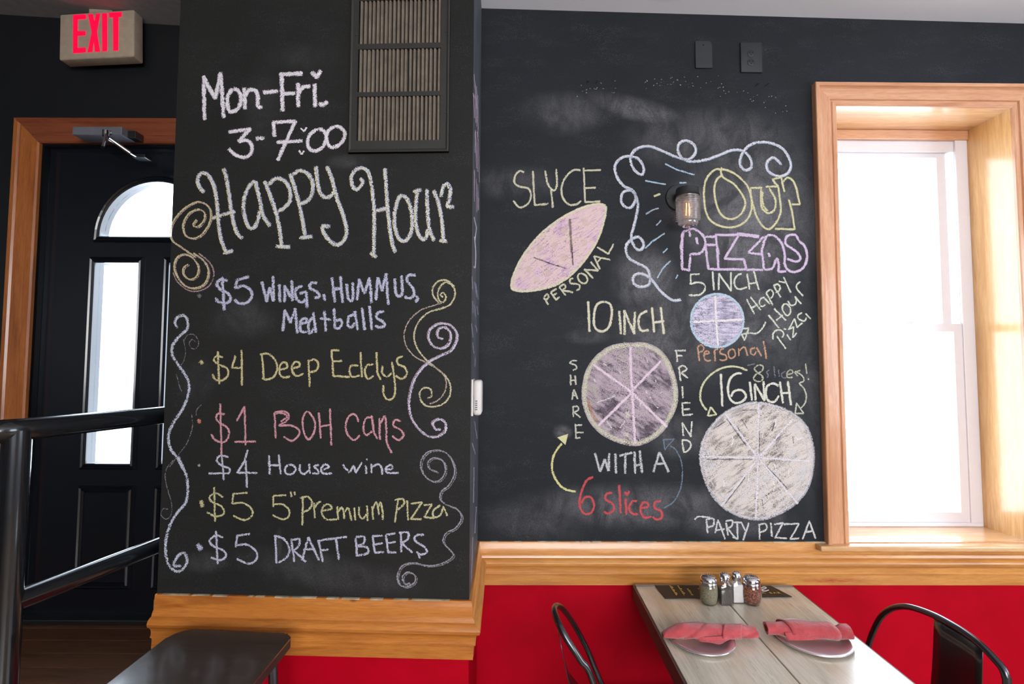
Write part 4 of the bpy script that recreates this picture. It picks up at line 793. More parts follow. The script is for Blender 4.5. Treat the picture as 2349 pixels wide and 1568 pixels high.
C10b = "~800,165 940,170 1080,230 1190,350 1265,530 1298,700 1290,870 1220,1040 1105,1200 950,1305 800,1340 615,1298 445,1210 320,1090 248,950 213,800 223,630 270,460 375,315 515,212 655,172 800,165"
K(wallB, FB, 'chalk_pizza_outline', 'thick cream chalk crust of the ten inch pizza', (208, 202, 180), 14, ('E2', C10b), cover=0.43, second=(CRM, 5, (0, 0)))
K(wallB, FB, 'chalk_slice_line', 'pink chalk lines cutting the ten inch pizza in six', (226, 196, 214), 7, ('E2', "765,190 770,500 790,720 800,1000 820,1340|325,400 770,720|790,740 1200,1140|1125,360 790,700|770,740 380,1130"), cover=0.35)
K(wallB, FB, 'chalk_smear', 'orange chalk smear on the lower left crust of the ten inch pizza', (206, 140, 100), 9, ('E2', "~255,810 290,940 370,1090"), cover=0.47)
K(wallB, FB, 'chalk_flecks', 'small white chalk flecks on the ten inch pizza', (220, 208, 206), 3.4, ('E2', "960,340 975,370|850,480 855,510|1065,580 1070,610|640,480 645,510|950,710 965,745|1000,780 1010,800|1080,910 1100,915|360,850 460,820 580,770|480,1070 540,1160|640,1150 700,1070|740,950 745,990|890,820 880,900|1120,740 1150,720|330,570 345,600|440,380 480,410"), cover=0.40)
K(wallB, FB, 'chalk_topping', 'cream chalk topping spots low on the ten inch pizza', (206, 190, 178), 13, ('E2', "~715,960 735,1000 730,1035|~680,1225 720,1235 750,1250"), cover=0.36)
K(wallB, FB, 'chalk_lettering', 'cream chalk word Share stacked downwards', (206, 202, 182), 4.6, ('E2', "~125,350 70,350 35,380 100,400 120,440 70,465|45,520 50,640|100,530 110,635|50,590 105,580|65,815 85,695 130,805|65,765 120,760|75,900 80,1020|~75,900 130,900 140,940 80,970|90,970 165,1030|105,1110 112,1280|100,1125 180,1120|105,1210 200,1210|112,1280 160,1272"), cover=0.39)
K(wallB, FB, 'chalk_lettering', 'cream chalk word Friend stacked downwards', (214, 210, 196), 4.8, ('E2', "1315,225 1325,360|1300,230 1425,225|1315,290 1385,290|1345,430 1365,590|~1340,430 1400,410 1440,450 1380,490|1375,495 1450,555|1385,660 1395,795|1385,860 1395,1005 1510,995|1380,860 1480,855|1395,935 1475,930|1400,1250 1385,1095 1490,1260 1500,1080|1385,1305 1405,1450|~1380,1300 1460,1310 1490,1370 1450,1430 1405,1450"), cover=0.39)
K(wallB, FB, 'chalk_lettering', 'white chalk words With A', (206, 204, 206), 7, ('D2', "815,800 850,920 880,840 905,915 910,800|950,805 955,930|980,815 1060,795|1015,815 1015,930|1075,790 1080,930|1110,785 1125,925|1080,880 1120,870|1200,920 1240,795 1300,920|1215,870 1280,865"), cover=0.42)
K(wallB, FB, 'chalk_lettering', 'red chalk words 6 Slices', RED, 6, ('D2', "~805,955 760,980 725,1060 715,1140 745,1195 790,1190 810,1140 790,1090 750,1090 725,1130|~930,1060 895,1065 885,1100 930,1130 940,1170 900,1195 875,1180|975,1010 985,1190|1018,1100 1022,1200|1012,1055 1028,1075 1040,1050|1020,1060 1030,1068|~1095,1115 1060,1115 1040,1160 1060,1195 1100,1200|~1120,1160 1165,1150 1160,1125 1130,1125 1115,1175 1140,1220 1190,1215|~1250,1115 1210,1120 1210,1160 1250,1180 1255,1220 1220,1235 1195,1215"), cover=0.36)
K(wallB, FB, 'chalk_arrow', 'curved yellow chalk arrow left of 6 Slices', (222, 214, 132), 5.5, ('D2', "~690,1052 620,1035 570,990 535,910 540,830 570,770 600,735"), cover=0.36)
fillpoly(wallB, FB, 'chalk_arrow_head', 'filled yellow chalk arrow head', chalkfill([(206, 196, 120), (216, 208, 130)], 0.34), 'D2', "568,695 640,672 622,745 568,695", smooth=False)
K(wallB, FB, 'chalk_arrow', 'faint blue chalk arrow right of With A', (112, 132, 160), 4.2, ('D2', "~1265,1160 1330,1120 1375,1040 1390,950 1385,860 1350,780 1310,750|1265,710 1335,705 1275,775 1265,710"), cover=0.45)
K(wallB, FB, 'chalk_lettering', 'pale chalk words 16 Inch', (220, 216, 196), 6, ('E1', "262,135 275,395|~435,130 390,130 340,170 320,250 335,330 380,370 440,355 468,310 430,265 370,275 345,320|500,200 515,345|545,345 540,215 620,350 610,195|~735,230 690,210 640,235 630,300 650,350 700,360 738,310|745,200 770,370|810,195 835,385|760,290 830,285"), cover=0.36)
K(wallB, FB, 'chalk_lettering', 'yellowish chalk figure 8 and end of slices', (196, 194, 160), 4.4, ('E1', "~570,60 535,90 560,120 600,150 600,185 565,195 530,175 545,140 600,105 605,70 570,60|~800,140 850,125 840,100 810,110 805,160 850,160|910,105 865,118 890,150|955,50 965,130|975,170 980,180"), cover=0.43)
K(wallB, FB, 'chalk_lettering', 'half rubbed out grey chalk letters of slices', (120, 124, 132), 4, ('E1', "~660,100 635,115 650,140 640,165|695,70 705,160|735,100 740,155|~790,110 760,130 765,160 800,165|480,62 540,50"), cover=0.43)
K(wallB, FB, 'chalk_arrow', 'curved yellow chalk arrow left of 16 Inch', (214, 210, 160), 5.2, ('E1', "~480,105 400,75 310,75 220,110 140,180 100,260 95,340 120,395 150,430|180,405 155,475 225,465 180,405"), cover=0.38)
K(wallB, FB, 'chalk_arrow', 'wavy pale chalk arrow right of 16 Inch', (200, 200, 176), 4.4, ('E1', "~870,110 930,150 940,190 905,210 940,250 960,310 950,370 915,415|880,370 870,455 940,455 880,370"), cover=0.42)
C16 = "~560,370 700,395 850,460 960,570 1010,720 1015,850 990,1000 930,1120 820,1220 680,1290 560,1315 420,1290 290,1220 190,1110 125,960 98,820 120,680 190,560 290,460 420,395 560,370"
fillpoly(wallB, FB, 'chalk_pizza_fill', 'cream grey chalk filling of the large sixteen inch pizza', chalkfill([(176, 158, 148), (208, 188, 176), (216, 196, 184), (200, 190, 192)], 0.40, 0.6, 4, 20), 'E1', C16)
K(wallB, FB, 'chalk_pizza_outline', 'white chalk crust of the large sixteen inch pizza', (208, 202, 206), 9, ('E1', C16), cover=0.42, second=((198, 190, 196), 4, (2, 3)))
K(wallB, FB, 'chalk_pizza_outline', 'inner chalk line of the large pizza crust', (206, 198, 200), 4, ('E1', "~560,425 690,440 820,500 920,600 965,730 968,850 945,980 885,1090 790,1180 670,1245 560,1265 440,1245 320,1180 225,1080 165,950 140,820 160,700 225,590 320,500 430,445 560,425"), cover=0.42)
K(wallB, FB, 'chalk_slice_line', 'white chalk lines cutting the large pizza in eight', (222, 212, 220), 6, ('E1', "570,380 568,820 548,1310|300,460 568,820|580,830 890,1190|850,500 568,820|560,830 265,1210|105,808 568,815 990,845"), cover=0.38)
K(wallB, FB, 'chalk_slice_line', 'dark gaps beside the slice lines of the large pizza', (70, 68, 74), 2.6, ('E1', "310,500 470,720|150,830 520,832|575,600 575,780|640,890 800,1060|300,1190 460,980|240,560 300,520|440,430 555,425|400,570 415,600|850,640 855,700|600,1160 610,1230|430,500 480,580|700,530 680,600"), cover=0.45)
K(wallB, FB, 'chalk_flecks', 'small white chalk curls on the large pizza', (232, 226, 226), 2.8, ('E1', "~355,640 362,680 350,715|~710,500 712,540 700,565|~610,610 600,640 605,660|~490,950 488,990 500,1010|~280,990 292,1030 285,1060|~690,1010 700,1050 692,1090|~815,920 818,960 830,985|~700,870 712,910 710,930|~520,1050 515,1090|~415,1060 410,1100|~870,640 890,665 930,655"), cover=0.37)
K(wallB, FB, 'chalk_lettering', 'white chalk words Party Pizza above the wood rail', (212, 208, 204), 5, ('E1', "~50,1325 70,1300 130,1300 180,1310|145,1320 155,1430|~145,1320 200,1315 200,1370 150,1385|215,1430 240,1325 295,1480|215,1410 290,1400|305,1350 320,1450|~300,1335 355,1330 350,1375 310,1395|320,1395 380,1470|370,1345 430,1345|395,1350 400,1480 360,1465|430,1345 460,1410|490,1350 445,1490|575,1360 580,1485|~570,1365 625,1355 635,1400 580,1430|670,1350 680,1460|700,1360 770,1350 705,1470 800,1475|780,1360 900,1355 830,1480 900,1475|930,1480 985,1335 1035,1475|950,1425 1010,1415"), cover=0.39)
bm = BM(); uvl = bm.loops.layers.uv.new('UVMap')
for i in range(70):
    t = random.random(); x = 1310 + 500 * t; y = 210 - 34 * math.sin(PI * t * 0.9) + 60 * t * t + random.gauss(0, 9); l = random.uniform(1.2, 3)
    ribbon(bm, uvl, FB, [Vector((x, y)), Vector((x + l, y - l * random.uniform(-1, 1)))], random.uniform(1.2, 2.6))
me = bpy.data.meshes.new('chalk_specks'); bm.to_mesh(me); bm.free(); tag(link('chalk_specks', me, chalk((150, 150, 156), 0.30), wallB), 'arc of faint chalk specks under the outlet', kind='stuff')

# ------------------------------------------------------------------ table
zT = 0.765
tl0, tl1 = atz(1461, 1347, zT), atz(1573, 1566, zT); tr0, tr1 = atz(1820, 1347, zT), atz(2098, 1566, zT)
yFar = FB.P(0.9, 0, 0.043).y - 0.003
xl = (tl0.x + tl1.x) / 2; xr = (tr0.x + tr1.x) / 2
def lx(y): return tl0.x + (tl1.x - tl0.x) * (y - tl0.y) / (tl1.y - tl0.y)
def rx(y): return tr0.x + (tr1.x - tr0.x) * (y - tr0.y) / (tr1.y - tr0.y)
yN = 0.62; TH = 0.042
# keep the sides parallel: average skew
skew = ((lx(yFar) - lx(yN)) + (rx(yFar) - rx(yN))) / 2
xl0 = (lx(1.2) + lx(yFar)) / 2; 
def X(t, y): return (xl + (xr - xl) * t) + skew * ((y - (1.5)) / (yFar - yN))
def scratches(N, p, c):
    a = N.noise(N.mapping(p, (60, 1.4, 1)), 1.6, 3, 0.6, 0.2); g2 = N.noise(N.mapping(p, (5, 1.5, 1)), 3, 2)
    line = N.math('MULTIPLY', N.mrange(N.math('ABSOLUTE', N.math('SUBTRACT', a, 0.5)), 0.0, 0.014, 0.5, 0.0), N.mrange(g2, 0.48, 0.58))
    return N.mix(line, c, (0.12, 0.085, 0.06, 1))
M_tab = wood('grey_washed_plank', (0.44, 0.38, 0.29, 1), (0.64, 0.57, 0.46, 1), 'y', rough=0.24, coat=0.5, scale=0.7, knots=False, extra=scratches)
M_tabend = wood('grey_breadboard_end', (0.15, 0.14, 0.13, 1), (0.26, 0.25, 0.23, 1), 'x', rough=0.4, coat=0.2, knots=False)
M_tabside = simple('brown_table_edge', (0.10, 0.055, 0.045, 1), 0.5)
table = thing('dining_table', (X(.5, 1.2), 1.2, 0), 'grey-washed plank dining table pushed up to the back wall', 'table')
def slab_(t0, t1, ya, yb, z0, z1, b=0.002):
    bm = BM(); v, fs = hexa(bm, [(X(t0, ya), ya, z0), (X(t1, ya), ya, z0), (X(t1, yb), yb, z0), (X(t0, yb), yb, z0), (X(t0, ya), ya, z1), (X(t1, ya), ya, z1), (X(t1, yb), yb, z1), (X(t0, yb), yb, z1)]); bev(bm, fs, b, 2); return bm
yE = atz(1640, 1347, zT).y
jn = (atz(1676, 1388, zT).x - X(0, atz(1676, 1388, zT).y)) / (xr - xl)
g = 0.003
obj('plank', slab_(0.0, jn - g, yN, yE - .001, zT - TH, zT), M_tab, table); obj('plank', slab_(jn + g, 1.0, yN, yE - .001, zT - TH, zT), M_tab, table)
obj('end_board', slab_(0.0, 1.0, yE + .001, yFar, zT - TH, zT + 0.001), M_tabend, table)
obj('side_edge', slab_(-0.012, -0.0005, yN, yFar, zT - TH - 0.012, zT - 0.003, 0.001), M_tabside, table)
obj('side_edge', slab_(1.0005, 1.012, yN, yFar, zT - TH - 0.012, zT - 0.003, 0.001), M_tabside, table)
cx, cy = X(.5, 1.2), 1.2
bm = BM(); lathe(bm, [(0.036, 0.03), (0.036, zT - TH - 0.012)], Matrix.Translation((cx, cy, 0)), 24); obj('column', bm, M_blackmetal, table, smooth=40)
bm = BM(); box(bm, cx - 0.22, cx + 0.22, cy - 0.22, cy + 0.22, zT - TH - 0.014, zT - TH, 0.002); obj('top_bracket', bm, M_blackmetal, table)
bm = BM(); box(bm, cx - 0.28, cx + 0.28, cy - 0.03, cy + 0.03, 0, 0.035, 0.008); box(bm, cx - 0.03, cx + 0.03, cy - 0.30, cy + 0.30, 0, 0.035, 0.008); obj('base', bm, M_blackmetal, table)

# menu
m0, m1 = atz(1527, 1374, zT), atz(1817, 1370, zT)
yt = FB.P(0.8, 0, 0.045).y - 0.016
t0 = aty(1502, 1327, yt); t1 = aty(1768, 1327, yt)
for q in (m0, m1): q.z = zT + 0.0022
a0 = m0 + (Vector((t0.x, t0.y, zT)) - m0) * 0.8; a1 = m1 + (Vector((t1.x, t1.y, zT)) - m1) * 0.8
a0.z = a1.z = zT + 0.0028
menu = thing('menu', (m0 + m1) / 2, 'black placemat menu with gold print behind the shakers', 'menu')
M_menu = simple('black_menu_card', (0.016, 0.015, 0.014, 1), 0.5); M_gold = simple('gold_print', (0.62, 0.42, 0.07, 1), 0.5); M_wprint = simple('white_print', (0.8, 0.78, 0.8, 1), 0.5)
zz = Vector((0, 0, 0.0016)); T0 = Vector((t0.x, t0.y, zT + 0.0030)); T1 = Vector((t1.x, t1.y, zT + 0.0030))
bm = BM(); hexa(bm, [m0, m1, a1, a0, m0 + zz, m1 + zz, a1 + zz, a0 + zz]); hexa(bm, [a0, a1, T1, T0, a0 + zz, a1 + zz, T1 + zz, T0 + zz]); obj('card', bm, M_menu, menu)
ux_ = (m1 - m0).normalized(); uy_ = Vector((-ux_.y, ux_.x, 0))
bm = BM(); e = 0.004
q0, q1 = m1 - ux_ * 0.022 + zz, m1 - ux_ * 0.020 + zz; r0, r1 = a1 - ux_ * 0.022 + zz, a1 - ux_ * 0.020 + zz
hexa(bm, [q0, q1, r1, r0, q0 + zz / 4, q1 + zz / 4, r1 + zz / 4, r0 + zz / 4]); obj('border_line', bm, simple('dark_grey_print', (0.05, 0.05, 0.05, 1), 0.4), menu)
def text(s, size, origin, xdir, ydir, mat, parent, name='printed_text', shear=0.0, lift=0.002, thick=0.0):
    cu = bpy.data.curves.new(name, 'FONT'); cu.body = s; cu.size = size; cu.shear = shear; cu.space_character = 1.35; cu.offset = thick
    o = bpy.data.objects.new(name, cu); COL.objects.link(o); dg = bpy.context.evaluated_depsgraph_get(); dg.update()
    me = bpy.data.meshes.new_from_object(o.evaluated_get(dg)); bpy.data.objects.remove(o); bpy.data.curves.remove(cu)
    me.materials.clear()
    up = xdir.cross(ydir)
    for v in me.vertices: v.co = origin + xdir * v.co.x + ydir * v.co.y + up * lift
    return link(name, me, mat, parent)
def mz(px, py): v = atz(px, py, zT + 0.0045); return v
Xd = Vector((ux_.x, ux_.y, 0)); Yd = Vector((-ux_.y, ux_.x, 0))
text('PIZZA', 0.018, mz(1717, 1361), Xd, Yd, M_gold, menu, lift=0, thick=0.0002)
text('BAR', 0.018, mz(1767, 1361), Xd, Yd, M_gold, menu, lift=0, thick=0.0002)
class Flat:
    def px(s, x, y, d): return atz(x, y, zT + 0.0048)
bm = BM(); uvl = bm.loops.layers.uv.new('UVMap')
ribbon(bm, uvl, Flat(), cat([Vector((1500 + a / 6.525, 1300 + b / 6.525)) for a, b in ((1560, 345), (1610, 335), (1655, 325), (1682, 310), (1662, 298), (1625, 302), (1604, 326), (1622, 350), (1668, 358), (1720, 342))], step=1.0), 2.4)
obj('printed_script', bm, M_wprint, menu)
# columns of gold lines turned sideways (too small to read in the photo)
for (xa, ya, xb, yb, n) in ((1535, 1342, 1551, 1365, 10), (1553, 1342, 1569, 1365, 7), (1575, 1349, 1587, 1365, 5), (1600, 1348, 1606, 1356, 3)):
    A, B = mz(xa, ya), mz(xb, yb); bm = BM()
    for i in range(n):
        t = (i + 0.2) / n; p = A.lerp(B, t); d = (B - A) / n * 0.55; s = Xd * random.uniform(0.005, 0.009) * (1 if i % 3 else .6)
        hexa(bm, [p, p + s, p + s + d, p + d] + [q + Vector((0, 0, 0.0003)) for q in (p, p + s, p + s + d, p + d)])
    obj('printed_line', bm, M_gold, menu)

# plates
M_plate = M_alu
def plate_dish(px0, px1, yc, label):
    c = atz((px0 + px1) / 2, yc, zT + 0.006); r = (px1 - px0) / 2 * c.y / FPX * 0.985
    c.z = zT + 0.001
    t = thing('plate', c, label, 'plate', 'round metal plates on the table')
    prof = [(0.001, 0.0015), (r * .72, 0.0015), (r * .78, 0.004), (r * .90, 0.0075), (r * .97, 0.0085), (r, 0.0075), (r * 1.0, 0.0055), (r * .96, 0.006), (r * .80, 0.002), (r * .70, 0.0), (0.001, 0.0)]
    bm = BM(); lathe(bm, prof, Matrix.Translation(c), 64, caps=False)
    o = obj('dish', bm, M_plate, t, smooth=50)
    bm = BM(); lathe(bm, [(r * .985 + 0.0012 * math.cos(a), 0.0075 + 0.0012 * math.sin(a)) for a in [2 * PI * i / 8 for i in range(9)]], Matrix.Translation(c), 64, caps=False); obj('rolled_rim', bm, M_steel, t, smooth=60)
    return c, r
cL_, rL_ = plate_dish(1538, 1680, 1463, 'round metal plate under the napkin nearest the table left edge')
cR_, rR_ = plate_dish(1783, 1942, 1461, 'round metal plate under the right-hand rolled napkin')

# napkin rolls
def _nap():
    N = NT('coral_cotton_napkin'); p = N.pos(); n = N.noise(p, 26, 4, 0.6); w1 = N.n('ShaderNodeTexWave', Scale=260.0, Distortion=1.0); N.l(p, w1.inputs['Vector'])
    c = N.ramp(n, (0.3, (0.40, 0.036, 0.042, 1)), (0.7, (0.55, 0.078, 0.088, 1))); N.base(c); N.set(Roughness=0.9, Sheen__Weight=0.4)
    N.bump(N.math('ADD', N.math('MULTIPLY', w1.outputs['Fac'], 0.1), N.math('MULTIPLY', N.noise(p, 55, 4, 0.6, 1.0), 1.4)), 0.6, 0.006); return N.m
M_nap = _nap()
def roll(parent, A, B, radf, name='roll', bend=0.0, seed=0, twist=2.2, segs=64, flat=0.70, ridge=1.0):
    rnd = random.Random(seed); ax = (B - A); L = ax.length; ax.normalize(); side = Vector((-ax.y, ax.x, 0)).normalized(); up = Vector((0, 0, 1))
    bm = BM(); rings = []; n = 40
    ph = [rnd.uniform(0, 6.28) for _ in range(6)]
    for i in range(segs + 1):
        t = i / segs; r = radf(t); c = A + ax * (L * t) + side * (bend * math.sin(PI * t)) ; ring = []
        for k in range(n):
            a = 2 * PI * k / n; s = (a / (2 * PI) + twist * t) % 1.0
            # spiral lap of the cloth: a step in radius that winds along the roll
            step = 0.16 * (1 - s) ** 1.0
            cre = 0.035 * math.sin(3 * a + 9 * t + ph[0]) + 0.04 * math.sin(2 * a - 23 * t + ph[1]) + 0.025 * math.sin(5 * a + 41 * t + ph[2])
            rr = r * (0.88 + step * ridge + cre)
            ring.append(bm.verts.new(c + side * (math.cos(a) * rr) + up * (math.sin(a) * rr * flat + r * flat)))
        rings.append(ring)
    for a, b in zip(rings, rings[1:]):
        for k in range(n): bm.faces.new((a[k], a[(k + 1) % n], b[(k + 1) % n], b[k]))
    for ring, s in ((rings[0], -1), (rings[-1], 1)):   # hollow ends
        c = sum((v.co for v in ring), Vector()) / n
        inner = [bm.verts.new(c + (v.co - c) * 0.62) for v in ring]; deep = [bm.verts.new(c + (v.co - c) * 0.5 - ax * s * 0.02) for v in ring]
        for k in range(n):
            for P, Q in ((ring, inner), (inner, deep)): bm.faces.new((P[k], P[(k + 1) % n], Q[(k + 1) % n], Q[k]))
        bm.faces.new(deep)
    return obj(name, bm, M_nap, parent, smooth=60)
def cloth(parent, grid, name, thick=0.0022):
    """folded flap of cloth from a grid of points, given thickness"""
    bm = BM(); R = [cat(row, n=5) for row in grid]; cols = list(zip(*R)); C = [cat(list(c), n=5) for c in cols]
    V = [[bm.verts.new(p) for p in c] for c in C]
    for a, b in zip(V, V[1:]):
        for i in range(len(a) - 1): bm.faces.new((a[i], a[i + 1], b[i + 1], b[i]))
    o = obj(name, bm, M_nap, parent, smooth=80)
    md = o.modifiers.new('thickness', 'SOLIDIFY'); md.thickness = thick; md.offset = 0
    return o
zN = zT + 0.0095
A = atz(1520, 1462, zN); B = atz(1733, 1460, zN)
nl = thing('napkin', (A + B) / 2, 'coral cloth napkin rolled with pointed left end, on the left plate', 'napkin', 'rolled coral napkins on plates')
def rl(t): return 0.0250 * (0.42 + 0.58 * min(1, t / 0.22) ** 0.7) * (1 - 0.22 * max(0, (t - 0.72) / 0.28)) * (1 + 0.08 * math.sin(7 * t))
roll(nl, A, B, rl, bend=0.004, seed=3, twist=1.6, ridge=1.1)
def zp(px, py, h): return atz(px, py, zT + h)
cloth(nl, [[zp(1590, 1462, .020), zp(1600, 1466, .014), zp(1604, 1470, .0125)], [zp(1625, 1460, .024), zp(1628, 1468, .015), zp(1632, 1473, .0125)], [zp(1655, 1458, .024), zp(1660, 1468, .014), zp(1652, 1476, .0125)], [zp(1676, 1458, .022), zp(1680, 1462, .016), zp(1676, 1463, .014)]], 'flap')
def band(parent, A, B, t0, t1, lean, rad, name='wrap', seed=1, zc=0.0, flat=0.70, lap=0.0):
    """outer turn of cloth wrapped round the roll at a slant"""
    ax = (B - A); L = ax.length; ax.normalize(); side = Vector((-ax.y, ax.x, 0)).normalized(); bm = BM(); n = 36; rr = random.Random(seed); R = []
    m = 10
    for j in range(m + 1):
        ring = []
        for k in range(n + 1):
            a = -0.5 + (2 * PI - 0.9) * k / n; t = t0 + (t1 - t0) * j / m + lean * math.cos(a) ; r = rad((t0 + t1) / 2) * (1.06 + 0.05 * (1 if j in (0, m) else 0) + 0.03 * math.sin(4 * a + j))
            ring.append(bm.verts.new(A + ax * (L * t) + side * (math.cos(a) * r) + Vector((0, 0, math.sin(a) * r * flat + rad((t0 + t1) / 2) * flat))))
        R.append(ring)
    for p, q in zip(R, R[1:]):
        for k in range(n): bm.faces.new((p[k], p[k + 1], q[k + 1], q[k]))
    o = obj(name, bm, M_nap, parent, smooth=80); md = o.modifiers.new('thickness', 'SOLIDIFY'); md.thickness = 0.0022; md.offset = 0
    return o
band(nl, A, B, 0.66, 0.86, 0.055, rl, seed=2)
A = atz(1757, 1452, zN); B = atz(1948, 1464, zN)
nr = thing('napkin', (A + B) / 2, 'coral cloth napkin rolled with an open left end, on the right plate', 'napkin', 'rolled coral napkins on plates')
def rr_(t): return 0.0262 * (0.80 + 0.20 * min(1, t / 0.3)) * (1 - 0.28 * math.exp(-((t - 0.80) / 0.05) ** 2)) * (1 + 0.05 * math.sin(6 * t + 1))
roll(nr, A, B, rr_, bend=-0.003, seed=8, twist=0.9, ridge=0.9)
band(nr, A, B, 0.22, 0.80, -0.05, lambda t: 0.0262, name='wrap', seed=5)
cloth(nr, [[zp(1800, 1450, .030), zp(1804, 1462, .018), zp(1808, 1468, .0125)], [zp(1830, 1450, .030), zp(1836, 1462, .018), zp(1842, 1468, .0125)], [zp(1870, 1452, .030), zp(1876, 1462, .017), zp(1884, 1466, .0125)], [zp(1905, 1454, .027), zp(1912, 1460, .018), zp(1916, 1463, .013)]], 'flap')
cloth(nr, [[zp(1926, 1438, .030), zp(1934, 1446, .024)], [zp(1936, 1436, .034), zp(1944, 1444, .026)], [zp(1946, 1440, .030), zp(1950, 1450, .022)], [zp(1948, 1450, .020), zp(1944, 1460, .014)]], 'fold')

# shakers
def grains(name, cols, sc):
    N = NT(name); p = N.pos(); v = N.n('ShaderNodeTexVoronoi', Scale=sc); N.l(p, v.inputs['Vector'])
    s = N.n('ShaderNodeSeparateColor'); N.l(v.outputs['Color'], s.inputs[0])
    N.base(N.ramp(s.outputs[0], *[(i / (len(cols) - 1), srgb(c)) for i, c in enumerate(cols)])); N.set(Roughness=0.8); N.bump(v.outputs['Distance'], 0.7, 0.003); return N.m
def round_shaker(px, pyb, pyt, wpx_, label, mat, fillt):
    c = atz(px, pyb - 6, zT); Z = c.y; c = Vector((c.x, c.y, zT)); r = wpx_ / 2 * Z / FPX; h = (pyb - pyt - 4) * Z / FPX * 0.93
    if c.y > 0:
        t = thing('shaker', c, label, 'shaker', 'glass shakers with chrome lids')
    M = Matrix.Translation(c)
    body = [(r * .60, 0.0), (r * .76, 0.001), (r * .86, 0.006), (r * .98, h * .22), (r * 1.0, h * .42), (r * .97, h * .60), (r * .86, h * .70), (r * .80, h * .74), (r * .80, h * .80)]
    bm = BM(); lathe(bm, body, M, 40, caps=False); bm.faces.new([v for v in bm.verts][:40][::-1]); obj('glass_jar', bm, M_jarglass, t, smooth=60)
    fl = [(a * .93, z + 0.003) for a, z in body if z < h * fillt]; fl.append((fl[-1][0] * 0.97, h * fillt)); fl.append((0.002, h * fillt + .002))
    bm = BM(); lathe(bm, fl, M, 32); obj('contents', bm, mat, t, smooth=60)
    lid = [(r * .84, h * .74), (r * .86, h * .745), (r * .84, h * .76), (r * .87, h * .775), (r * .85, h * .79), (r * .88, h * .805), (r * .88, h * .88), (r * .80, h * .93), (r * .62, h * .985), (r * .3, h), (0.002, h * 1.003)]
    bm = BM(); lathe(bm, lid, M, 40); ld = obj('lid', bm, M_steel, t, smooth=35)
    bm = BM()
    for ring, nn in ((0.0, 1), (0.2, 6), (0.4, 12), (0.56, 16)):
        for i in range(nn):
            a = 2 * PI * i / nn; rr = ring * r; zz_ = h * {0.0: 1.0025, 0.2: 1.0008, 0.4: 0.9953, 0.56: 0.9878}[ring] - 0.0003
            lathe(bm, [(r * .05, 0), (r * .05, 0.0005)], Matrix.Translation(c + Vector((rr * math.cos(a), rr * math.sin(a), zz_))), 8)
    obj('lid_holes', bm, M_recess, ld)
    return t
def square_shaker(px, pyb, pyt, wpx_, label, mat, fillt):
    c = atz(px, pyb - 4, zT); Z = c.y; c = Vector((c.x, c.y, zT)); w_ = wpx_ / 2 * Z / FPX; h = (pyb - pyt - 2) * Z / FPX * 0.95
    t = thing('shaker', c, label, 'shaker', 'glass shakers with chrome lids')
    def sq(prof, m, nm, caps=True, sm=40):
        bm = BM(); rings = []
        for (r, z, k) in prof:   # k: squareness
            ring = []
            for i in range(32):
                a = 2 * PI * i / 32; ca, sa = math.cos(a), math.sin(a); s = max(abs(ca), abs(sa)); rr = r * ((1 - k) + k / s * 0.97)
                ring.append(bm.verts.new(c + Vector((rr * ca, rr * sa, z))))
            rings.append(ring)
        for a, b in zip(rings, rings[1:]):
            for i in range(32): bm.faces.new((a[i], a[(i + 1) % 32], b[(i + 1) % 32], b[i]))
        bm.faces.new(rings[0][::-1])
        if caps: bm.faces.new(rings[-1])
        return obj(nm, bm, m, t, smooth=sm)
    sq([(w_ * .9, 0, .9), (w_, 0.002, .9), (w_, h * .52, .9), (w_ * .93, h * .62, .7), (w_ * .72, h * .72, .1), (w_ * .70, h * .80, 0)], M_jarglass, 'glass_jar', False)
    sq([(w_ * .86, 0.004, .9), (w_ * .9, h * min(.52, fillt), .9)] + ([(w_ * .82, h * .62, .7), (w_ * .6, h * fillt, .1)] if fillt > .6 else []) + [(0.002, h * max(fillt, .1) + .001, 0)], mat, 'contents')
    M = Matrix.Translation(c); r = w_ * .84
    bm = BM(); lathe(bm, [(r * .88, h * .74), (r * .9, h * .80), (r, h * .82), (r * 1.02, h * .86), (r * .98, h * .92), (r * .8, h * .97), (r * .45, h * .995), (.001, h)], M, 32); ld = obj('lid', bm, M_steel, t, smooth=35)
    bm = BM()
    for i in range(7):
        a = 2 * PI * i / 6; rr = 0 if i == 6 else r * .4; lathe(bm, [(r * .08, 0), (r * .08, 0.0006)], Matrix.Translation(c + Vector((rr * math.cos(a), rr * math.sin(a), h * (.9965 if i == 6 else .9955) - .0001))), 8)
    obj('lid_holes', bm, M_recess, ld)
round_shaker(1626, 1389, 1319, 41, 'round glass shaker of grey-green dried herbs, leftmost of the four shakers', grains('dried_herbs', [(96, 86, 62), (136, 126, 96), (160, 150, 120)], 520), .66)
square_shaker(1663, 1387, 1315, 28, 'small square glass shaker of ground black pepper', grains('ground_pepper', [(62, 56, 50), (110, 100, 90), (84, 76, 68)], 900), .58)
square_shaker(1690, 1383, 1312, 26, 'small square glass shaker of white salt', simple('white_salt', (0.86, 0.80, 0.78, 1), 0.8), .62)
round_shaker(1724, 1389, 1320, 43, 'round glass shaker of red chilli flakes, rightmost of the four shakers', grains('chilli_flakes', [(96, 30, 20), (136, 46, 28), (84, 22, 16), (206, 140, 70)], 420), .64)

